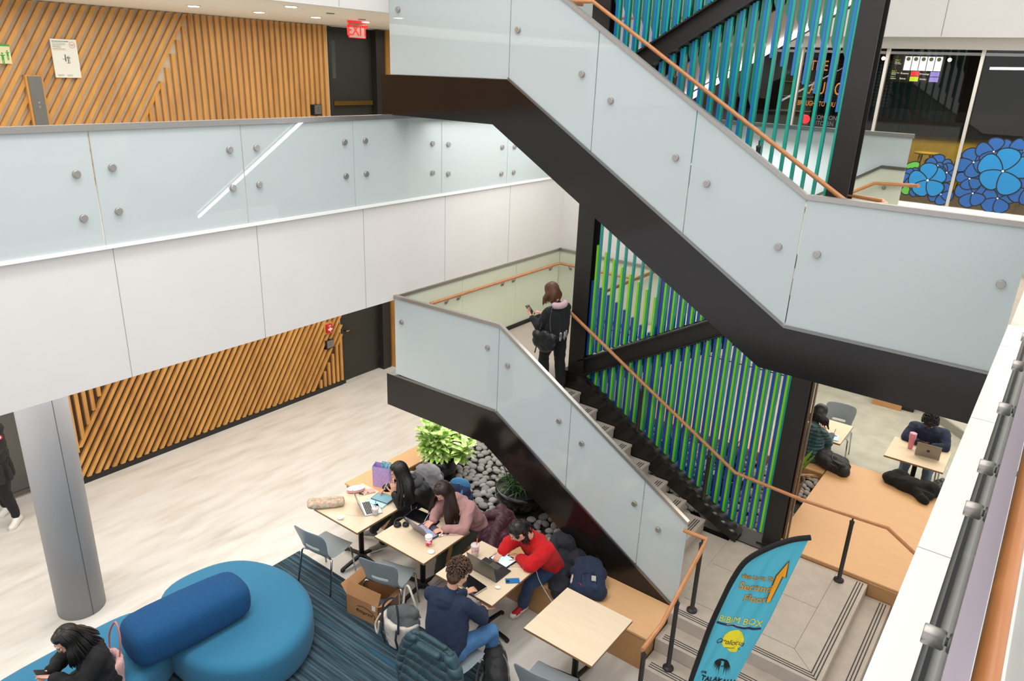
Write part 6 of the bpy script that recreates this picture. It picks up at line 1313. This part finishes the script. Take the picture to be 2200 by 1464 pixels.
def hair(col, length=.4, n=150, drop=(0, 0, -1), style='long', seed=0, part=.0, wave=.012, back=0, spread=.02, tiecol=None, front=True, col2=None):
    def fn(root, hp, H, F, U, S, sc):
        r = random.Random(seed); m = M('hair_'+col.strip('#'), col, .38, spec=.5, n=(40, col2 or '#0a0706', .5), stretch=(1, 1, .25)); bm = bmesh.new()
        ell(bm, hp(0, -.026, .042), (.084*sc, .094*sc, .092*sc), F, U); ell(bm, hp(0, -.05, -.01), (.076*sc, .064*sc, .09*sc), F, U); ell(bm, hp(0, .02, .085), (.06*sc, .06*sc, .042*sc), F, U)
        if style == 'short':
            ell(bm, hp(0, -.02, .07), (.084*sc, .095*sc, .08*sc), F, U); ell(bm, hp(0, .05, .095), (.06*sc, .04*sc, .035*sc), F, U)
        cap_ = fuse(bm, .006, 2, .006, 25, seed); obj('hair', cap_, m, root, smooth=True)
        g = Vector(drop).normalized(); bm = bmesh.new(); off = Vector((seed, seed*2, 0))
        if style in ('long', 'bob'):
            for i in range(n):
                az = r.uniform(.9, 2*pi-.9)
                pts = []; ln = length*r.uniform(.82, 1.05)*(1 if abs(az-pi) < 1.9 else .95)
                for t in range(6):
                    el = 1.35-t*.30; k = 1.0; pts.append(hp(0, -.022, .03)+(S*sin(az)*.086+F*cos(az)*.098)*cos(el)*sc*1.03+U*sin(el)*.10*sc)
                p = pts[-1]; out = (S*sin(az)*1.0+F*cos(az)*.8)
                dirv = (pts[-1]-pts[-2]).normalized(); stp = ln/9
                for t in range(9):
                    dirv = (dirv*.55+g*.5+out*(.32 if t < 4 else .04)+Vector((noise.noise(p*5+off), noise.noise(p*5+off+Vector((3, 0, 0))), 0))*.25).normalized(); jit = Vector((noise.noise(p*9+off), noise.noise(p*9+off+Vector((5, 0, 0))), 0))*wave*2.2
                    p = p+dirv*stp*sc+jit*.5; pts.append(p.copy())
                rr_ = r.uniform(.0065, .0105)*sc; tube(bm, pts, [rr_*.6]+[rr_]*(len(pts)-3)+[rr_*.7, rr_*.2], 5)
        elif style == 'short':
            for i in range(n):
                az = r.uniform(0, 2*pi); el = r.uniform(.15 if abs(az-pi) > 1.6 else -.45, 1.5); dn = (S*sin(az)*.088+F*cos(az)*.1)*cos(el)*sc+U*sin(el)*.098*sc; b0_ = hp(0, -.022, .05)+dn*.98; tg = (dn.normalized()*.5+F*.5*cos(el)-U*.35+Vector((r.uniform(-.5, .5), r.uniform(-.5, .5), r.uniform(-.3, .3)))).normalized()
                p1 = b0_+dn.normalized()*.012+tg*.016; p2 = p1+tg*.018-dn.normalized()*.008; tube(bm, [b0_, p1, p2], [.0065*sc, .006*sc, .002], 5)
        elif style == 'pony':
            b0_ = hp(*back) if back else hp(0, -.115, .05)
            for i in range(50):   # strands swept to the tie
                az = r.uniform(0, 2*pi); pts = []
                for t in range(7):
                    u = t/6; st = hp(0, .05, .03)+(S*sin(az)*.08+U*cos(az)*.085)*sc; k = sin(pi*u); pts.append(st.lerp(b0_, u)+(st-hp(0, -.03, .02)).normalized()*.045*k*sc)
                tube(bm, pts, [.004]+[.008*sc]*5+[.006], 5)
            for i in range(n):
                p = b0_+Vector((r.uniform(-1, 1), r.uniform(-1, 1), r.uniform(-1, 1)))*.015; pts = [p.copy()]; dirv = (-Vector((F.x, F.y, 0)).normalized()*.55+g*.55+Vector((r.uniform(-1, 1), r.uniform(-1, 1), r.uniform(-1, 1)))*spread*12).normalized()
                for t in range(9):
                    dirv = (dirv*.7+g*.34).normalized(); jit = Vector((noise.noise(p*30+off), noise.noise(p*30+off+Vector((5, 0, 0))), noise.noise(p*30+off+Vector((0, 7, 0)))))*wave*2; p = p+dirv*length/9*sc+jit; pts.append(p.copy())
                tube(bm, pts, [.003]+[.0042*sc]*8+[.0015], 4)
        me_ = mkmesh('hair_locks', bm, m, True); o = bpy.data.objects.new('hair_locks', me_); COL.objects.link(o); o.parent = root; o.matrix_parent_inverse = root_matrix(root).inverted()
        if tiecol:
            b2 = bmesh.new(); q = Vector((0, 0, 1)).rotation_difference(F).to_matrix().to_4x4(); b0_ = hp(*back) if back else hp(0, -.115, .05); lathe(b2, [(.016, -.012), (.022, 0), (.016, .012)], b0_, 14, M4=q); obj('hair_tie', b2, M('hair_tie', tiecol, .7), root)
    return fn
BLKH = '#15100e'
SH_B = (fabric('sneaker_grey', '#5f5d5a', '#8c8a86'), M('sole_white', '#d8d6d0', .5), M('lace_white', '#e4e2de', .6)); SH_W = (M('sneaker_white', '#e2e0da', .5), M('sole_white', '#d8d6d0', .5), M('lace_white', '#e4e2de', .6)); SH_K = (M('boot_black', '#131313', .4), M('sole_black', '#0c0c0c', .6)); SH_R = (M('sneaker_red', '#c01226', .45), M('sole_white', '#d8d6d0', .5), M('lace_white', '#e4e2de', .6))
JEAN = fabric('dark_denim', '#1c3150', '#243c60', .8); JEANL = fabric('light_denim', '#3a6a9c', '#4a7aac', .8); JEANP = fabric('pale_denim', '#6f87a0', '#8297ae', .8); KTR = fabric('black_trousers', '#0e0e10', '#151517', .85)
P1 = dict(head=(-5.62, 5.43, 1.17), look=(-.62, -.62, -.42), up=(0, 0, 1), neck=(-5.56, 5.56, 1.02), shL=(-5.39, 5.60, .95), shR=(-5.70, 5.66, .95), elL=(-5.50, 5.36, .80), elR=(-5.84, 5.62, .80), wrL=(-5.60, 5.33, .93), wrR=(-5.90, 5.47, .81), hdL=(-.25, .1, 1), hnL=(-.6, .5, 0), hdR=(0.0, -.75, -.1), hnR=(.5, -.3, -.8), pelvis=(-5.52, 5.90, .53), hipL=(-5.43, 5.86, .52), hipR=(-5.61, 5.86, .52), knL=(-5.66, 5.46, .53), knR=(-5.80, 5.48, .55), anL=(-5.83, 5.32, .12), anR=(-6.10, 5.40, .13), toeL=(-.5, -.8, -.15), toeR=(-.9, -.4, -.1))
person('woman in a black jacket with long black hair at the leftmost table', P1, 'a', fabric('black_jacket', '#121215', '#1b1b20', .55, .0, .2), KTR, SH_B, hair(BLKH, .40, 260, seed=1, wave=.018), (-5.52, 5.9, .43), .97, 1.25, topname='jacket', fold=.014, hood=fabric('grey_hood_lining', '#3c3c42', '#4a4a50'))
P2 = dict(head=(-4.93, 5.45, 1.17), look=(-.15, -.75, -.75), up=(0, -.4, 1), neck=(-4.86, 5.62, 1.03), shL=(-4.67, 5.64, .97), shR=(-5.02, 5.64, .97), elL=(-4.62, 5.45, .80), elR=(-5.06, 5.48, .82), wrL=(-4.78, 5.31, .805), wrR=(-4.98, 5.34, .81), hdL=(-.45, -.75, -.05), hdR=(-.02, -1, -.1), pelvis=(-4.84, 5.92, .53), hipL=(-4.75, 5.88, .52), hipR=(-4.93, 5.88, .52), knL=(-4.72, 5.50, .50), knR=(-4.92, 5.48, .50), anL=(-4.70, 5.34, .10), anR=(-4.88, 5.32, .10), toeL=(.1, -1, -.1), toeR=(-.1, -1, -.1))
person('woman in dusty pink with very long dark hair, typing at the second table', P2, 'b', fabric('dusty_pink_fleece', '#b58a87', '#a97e7c', .9, .1), fabric('olive_trousers', '#33352c', '#3a3c33'), (M('sneaker_cream', '#b8b2a6', .6), M('sole_white', '#d8d6d0', .5), M('lace_white', '#e4e2de', .6)), hair('#1c1210', .46, 320, seed=2, col2='#2e1c14', wave=.018), (-4.84, 5.92, .43), .97, 1.1, topname='sweatshirt', fold=.012, sleeve=1.3)
P3 = dict(head=(-3.84, 5.43, 1.13), look=(-.45, -.62, -.62), up=(0, -.2, 1), neck=(-3.76, 5.60, 1.01), shL=(-3.57, 5.60, .94), shR=(-3.90, 5.66, .95), elL=(-3.64, 5.40, .81), elR=(-4.00, 5.52, .86), wrL=(-3.80, 5.44, .80), wrR=(-3.99, 5.37, .84), hdL=(-.9, .1, 0), hdR=(-.05, -.9, -.35), pelvis=(-3.72, 5.88, .53), hipL=(-3.63, 5.85, .52), hipR=(-3.81, 5.85, .52), knL=(-3.66, 5.44, .54), knR=(-3.90, 5.44, .55), anL=(-3.81, 5.55, .12), anR=(-4.20, 5.45, .12), toeL=(-.15, -1, -.15), toeR=(-.5, -.8, -.1))
person('woman in a bright red sweater with a dark ponytail, leaning over a tablet', P3, 'b', fabric('bright_red_knit', '#d00a12', '#b80810', .9, .05, .6, 160), JEAN, SH_R, hair('#120c0b', .25, 260, seed=3, style='pony', wave=.02, spread=.05, tiecol='#4a1420'), (-3.72, 5.88, .43), .97, 1.7, fold=.012, sleeve=1.5, flare=1.3)
MN = dict(head=(-3.80, 4.43, 1.20), look=(.25, .85, -.50), up=(0, .3, 1), neck=(-3.83, 4.36, 1.04), shL=(-4.00, 4.27, .97), shR=(-3.63, 4.35, .97), elL=(-4.03, 4.46, .74), elR=(-3.56, 4.52, .74), wrL=(-3.90, 4.66, .79), wrR=(-3.68, 4.66, .70), hdL=(.3, .9, 0), hdR=(-.2, .9, .1), pelvis=(-3.74, 4.18, .55), hipL=(-3.84, 4.22, .54), hipR=(-3.65, 4.22, .54), knL=(-3.92, 4.64, .52), knR=(-3.52, 4.62, .55), anL=(-3.92, 4.66, .10), anR=(-3.50, 4.60, .10), toeL=(0, 1, -.1), toeR=(.1, 1, -.1))
mn = person('man in a navy sweater with short wavy brown hair, seen from behind', MN, 'a', fabric('navy_sweater', '#17263f', '#1b2c48', .9, .0, .5, 200), JEANL, SH_W, hair('#5a3f2a', .1, 620, seed=4, style='short', col2='#2c1c12'), (-3.84, 4.2, .45), 1.05, 1.0, fold=.007)
bm = bmesh.new(); tube(bm, [Vector((-3.83, 4.36, 1.045))+Vector((.072*cos(a), .062*sin(a)-.004, .012*sin(a))) for a in [k*2*pi/20 for k in range(20)]], .0025, 6, closed=True); obj('necklace', bm, CHROME, mn)
SW_ = dict(head=(-5.80, 1.76, 1.13), look=(-.05, -.88, -.55), up=(0, -.3, 1), neck=(-5.84, 1.90, 1.0), shL=(-5.66, 1.90, .93), shR=(-6.00, 1.92, .93), elL=(-5.64, 1.72, .74), elR=(-6.02, 1.72, .76), wrL=(-5.78, 1.60, .86), wrR=(-5.86, 1.62, .86), hdL=(-.5, -.5, .1), hnL=(-.5, 0, .6), hdR=(.1, -.8, .05), hnR=(.7, 0, .6), pelvis=(-5.90, 2.0, .52), hipL=(-5.80, 1.95, .52), hipR=(-5.98, 1.95, .52), knL=(-5.74, 1.54, .53), knR=(-5.96, 1.54, .53), anL=(-5.74, 1.44, .10), anR=(-5.96, 1.44, .10), toeL=(0, -1, -.1), toeR=(0, -1, -.1))
SW_['pelvis'] = (-5.84, 1.98, .52)
person('woman in a black coat with glasses on the blue sofa, looking at a phone', SW_, 'a', fabric('black_wool_coat', '#0f0e10', '#18171a', .85, .0, .5, 120), KTR, SH_K, hair(BLKH, .26, 130, seed=5, drop=(0, .35, -1)), (-5.84, 1.98, .42), .97, 1.3, True, topname='coat', fold=.016)
def handphone(lb, c, dx, dy, scr):
    dx = Vector(dx).normalized(); dy = Vector(dy).normalized(); n = dx.cross(dy).normalized(); c = Vector(c); r_ = thing('phone', lb, 'phone', c); q = lambda x, y: c+dx*x+dy*y
    obj('case', P([q(-.037, -.075), q(.037, -.075), q(.037, .075), q(-.037, .075)], n*-.009), BLKP, r_, bev=.003); obj('screen', P([q(-.033, -.071), q(.033, -.071), q(.033, .071), q(-.033, .071)], n*.0008), scr, r_)
handphone('phone with a lit pale screen held by the woman on the sofa', (-5.86, 1.565, .885), (1, -.1, .05), (-.1, -.75, .45), M('phone_screen', '#b8dcf4', .3, emit=.9))
ST = dict(head=(-4.98, 7.54, 3.10), look=(-.80, .15, -.50), up=(0, 0, 1), neck=(-4.90, 7.54, 2.955), shL=(-4.90, 7.39, 2.88), shR=(-4.86, 7.71, 2.88), elL=(-5.02, 7.36, 2.66), elR=(-4.98, 7.74, 2.66), wrL=(-5.18, 7.42, 2.74), wrR=(-5.16, 7.66, 2.72), hdL=(-.7, .2, .45), hnL=(.3, .3, .6), hdR=(-.7, -.3, .3), pelvis=(-4.88, 7.54, 2.52), hipL=(-4.88, 7.45, 2.50), hipR=(-4.88, 7.63, 2.50), knL=(-4.95, 7.46, 2.25), knR=(-4.84, 7.62, 2.18), anL=(-4.98, 7.47, 2.01), anR=(-4.80, 7.60, 1.87), toeL=(-1, -.1, -.05), toeR=(-.95, .2, -.15))
ST['anL'] = (-4.99, 7.47, 2.005); ST['knL'] = (-4.99, 7.46, 2.26)
for k in ST:
    if k in ('pelvis', 'hipL', 'hipR'): ST[k] = (ST[k][0], ST[k][1], ST[k][2]+.06)
pw = person('woman with auburn hair and black hoodie at the top of the lower stairs', ST, 'b', fabric('black_hoodie', '#121214', '#18181b', .85), KTR, SH_K, hair('#6e4228', .20, 240, seed=6, style='bob', col2='#452717', front=True), (-4.9, 7.54, 1.93), .93, 1.15, topname='hoodie', fold=.010, hood=fabric('pale_pink_hood', '#cfa9b4', '#dbb8c2'), flare=1.35, legw=1.05)
bm = bmesh.new()
for k in range(14): cap(bm, Vector((-4.88, 7.54, 2.60))+Vector((.125*cos(k*.449), .15*sin(k*.449), 0)), Vector((-4.88, 7.54, 2.51))+Vector((.13*cos(k*.449), .155*sin(k*.449), 0)), .02, .014)
obj('striped_shirt_hem', fuse(bm, .008, 1), M('zebra_cloth', '#1a1a1a', .8, n=(45, '#c8c8c4', .15), stretch=(1, 1, .2)), pw, smooth=True)
handphone('phone held up by the woman on the stairs', (-5.27, 7.50, 2.80), (0.1, 1, 0), (-.6, 0, .6), SCR)
bg = thing('shoulder_bag', 'black leather shoulder bag with a chain strap hanging from the woman on the stairs', 'handbag', (-4.86, 7.28, 2.45)); LTH = M('black_leather', '#111113', .35, n=(12, '#1b1b1e', .5), bump=.3, bscale=40)
bm = bmesh.new()
for dx_, dz, r_ in ((-.09, 2.50, .085), (.09, 2.50, .085), (0, 2.47, .10), (-.11, 2.58, .065), (.10, 2.58, .065), (0, 2.58, .09), (-.05, 2.52, .1), (.05, 2.52, .1)): ell(bm, (-4.88+dx_, 7.29, dz), (r_, .055, r_))
obj('bag_body', fuse(bm, .008, 14, .012, 10, 1, .008, 12), LTH, bg, smooth=True)
bm = bmesh.new(); q = crv([Vector((-4.80, 7.31, 2.62)), Vector((-4.82, 7.30, 2.80)), Vector((-4.86, 7.38, 2.965)), Vector((-4.93, 7.34, 2.85)), Vector((-4.97, 7.29, 2.62))], 12)
for i, p in enumerate(q): ell(bm, p, (.008, .005, .009) if i % 2 else (.005, .008, .009), sub=1)
obj('chain_strap', bm, M('dull_silver', '#77757a', .3, .9), bg)
obj('hanging_tab', T([(-4.98, 7.27, 2.46), (-5.0, 7.26, 2.34)], .008, 8), LTH, bg)
TW = dict(head=(-2.20, 10.72, 1.14), look=(.35, .75, -.40), up=(0, .2, 1), neck=(-2.24, 10.60, 1.0), shL=(-2.40, 10.52, .93), shR=(-2.07, 10.50, .93), elL=(-2.40, 10.78, .80), elR=(-1.99, 10.60, .76), wrL=(-2.22, 10.92, .81), wrR=(-2.01, 10.80, .80), hdL=(.4, .8, 0), hdR=(-.1, 1, -.1), pelvis=(-2.20, 10.40, .60), hipL=(-2.30, 10.46, .59), hipR=(-2.11, 10.46, .59), knL=(-2.32, 10.88, .56), knR=(-2.06, 10.88, .56), anL=(-2.32, 10.92, .10), anR=(-2.04, 10.92, .10), toeL=(0, 1, -.1), toeR=(0, 1, -.1))
person('woman in a dark teal puffer jacket writing at a table behind the platform', TW, 'c', quilt('teal_jacket', '#0f3a3e', .05, 'Z', .5, .8, '#15474c'), fabric('green_trousers', '#2c4a34', '#35563e'), SH_W, hair(BLKH, .24, 260, seed=7, wave=.035), (-2.2, 10.4, .5), .97, 1.35, topname='jacket', fold=.012)
RM = dict(head=(-.865, 11.50, 1.14), look=(.0, -.70, -.72), up=(0, -.3, 1), neck=(-.865, 11.66, 1.02), shL=(-.66, 11.68, .94), shR=(-1.07, 11.66, .94), elL=(-.60, 11.50, .80), elR=(-1.12, 11.50, .80), wrL=(-.76, 11.40, .815), wrR=(-.95, 11.41, .815), hdL=(-.8, -.35, .05), hnL=(0, .3, .9), hdR=(.8, -.35, .05), hnR=(0, .3, .9), pelvis=(-.87, 11.76, .55), hipL=(-.77, 11.72, .54), hipR=(-.97, 11.72, .54), knL=(-.72, 11.26, .53), knR=(-1.02, 11.26, .53), anL=(-.70, 11.16, .10), anR=(-1.04, 11.16, .10), toeL=(.1, -1, -.1), toeR=(-.1, -1, -.1))
rm = person('man in a navy sweatshirt with black headphones at the far right table', RM, 'd', fabric('navy_sweatshirt', '#1a2238', '#202a44', .9), JEANP, SH_W, hair('#0c0a0a', .05, 420, seed=8, style='short'), (-.87, 11.76, .45), 1.03, 1.2, fold=.010, topname='sweatshirt')
hd = thing('headphones', 'black headphones worn by the man at the far right table', 'headphones', (-.865, 11.5, 1.2))
Fh = Vector((0, -.70, -.72)).normalized(); Uh = Vector((0, -.3, 1)); Uh = (Uh-Fh*Uh.dot(Fh)).normalized(); Sh = Fh.cross(Uh); Hh = Vector((-.865, 11.50, 1.14))
for s_ in (-1, 1):
    bm = bmesh.new(); ell(bm, Hh+Sh*s_*.098, (.024, .038, .045), Fh, Uh); obj('ear_cup', bm, BLKP, hd)
obj('headband', T([Hh+Sh*.10*cos(a)+Uh*(.145*sin(a)+.01) for a in [k*pi/14 for k in range(15)]], .010, 8), BLKP, hd)
handphone('phone held low by the man with the black headphones', (-.855, 11.335, .835), (1, 0, 0), (0, -.6, .35), SCR)
LM = dict(head=(-9.93, 2.52, 1.62), look=(.35, -.9, -.45), up=(0, 0, 1), neck=(-9.96, 2.62, 1.48), shL=(-9.78, 2.70, 1.40), shR=(-10.16, 2.55, 1.40), elL=(-9.74, 2.66, 1.12), elR=(-10.20, 2.46, 1.12), wrL=(-9.90, 2.42, 1.10), wrR=(-10.04, 2.38, 1.12), hdL=(-.5, -.8, .1), hnL=(0, 0, 1), hdR=(.5, -.8, .1), hnR=(0, 0, 1), pelvis=(-9.97, 2.64, .95), hipL=(-9.88, 2.68, .92), hipR=(-10.06, 2.60, .92), knL=(-9.86, 2.66, .50), knR=(-10.12, 2.66, .50), anL=(-9.82, 2.72, .10), anR=(-10.18, 2.74, .10), toeL=(.5, -.55, -.12), toeR=(.3, -.6, -.12))
lm = person('person in a black parka and white sneakers standing by the elevators behind the column', LM, 'a', fabric('black_parka', '#0e0f10', '#151617', .6), KTR, SH_W, hair('#1a1412', .05, 150, seed=9, style='short'), (-9.97, 2.65, 0), 1.0, 1.5, topname='parka', fold=.014, hood=fabric('black_parka_hood', '#0c0c0d'))
bm = bmesh.new()
for k in range(10): cap(bm, Vector((-9.97+.15*cos(k*.628), 2.64+.13*sin(k*.628), 1.0)), Vector((-9.97+.19*cos(k*.628), 2.64+.17*sin(k*.628), .66)), .05, .035)
obj('parka_skirt', fuse(bm, .009, 3, .01, 8, 2, .008, 8), fabric('black_parka', '#0e0f10', '#151617', .6), lm, smooth=True)
bm = bmesh.new(); disc(bm, (-9.683, 2.69, 1.30), (1, -.35, .15), .032, .003); obj('sleeve_badge', bm, M('badge_red', '#b8202a', .5), lm); bm = bmesh.new(); disc(bm, (-9.679, 2.688, 1.3005), (1, -.35, .15), .018, .003); obj('badge_centre', bm, M('badge_white', '#e6e6e6', .5), lm)

# white panels of the red sneakers
for k in 'LR':
    a = Vector(P3['an'+k]); t = Vector(P3['toe'+k]).normalized(); up = (Vector((0, 0, 1))-t*t.z).normalized(); sd = t.cross(up); so = a-up*.073; owner = [o for o in bpy.data.objects if o.get('label', '').startswith('woman in a bright red')][0]
    bm = bmesh.new(); ell(bm, so+up*.034+t*.15, (.036, .045, .026), t, up); obj('toe_cap', bm, M('sneaker_white', '#e2e0da', .5), owner, smooth=True)
    for s_ in (-1, 1):
        bm = bmesh.new(); tube(bm, crv([so+sd*s_*.041+up*.05-t*.03, so+sd*s_*.044+up*.032+t*.03, so+sd*s_*.043+up*.045+t*.085], 4), [.002]+[.009]*6+[.004, .002], 6); obj('side_stripe', bm, M('sneaker_white', '#e2e0da', .5), owner)
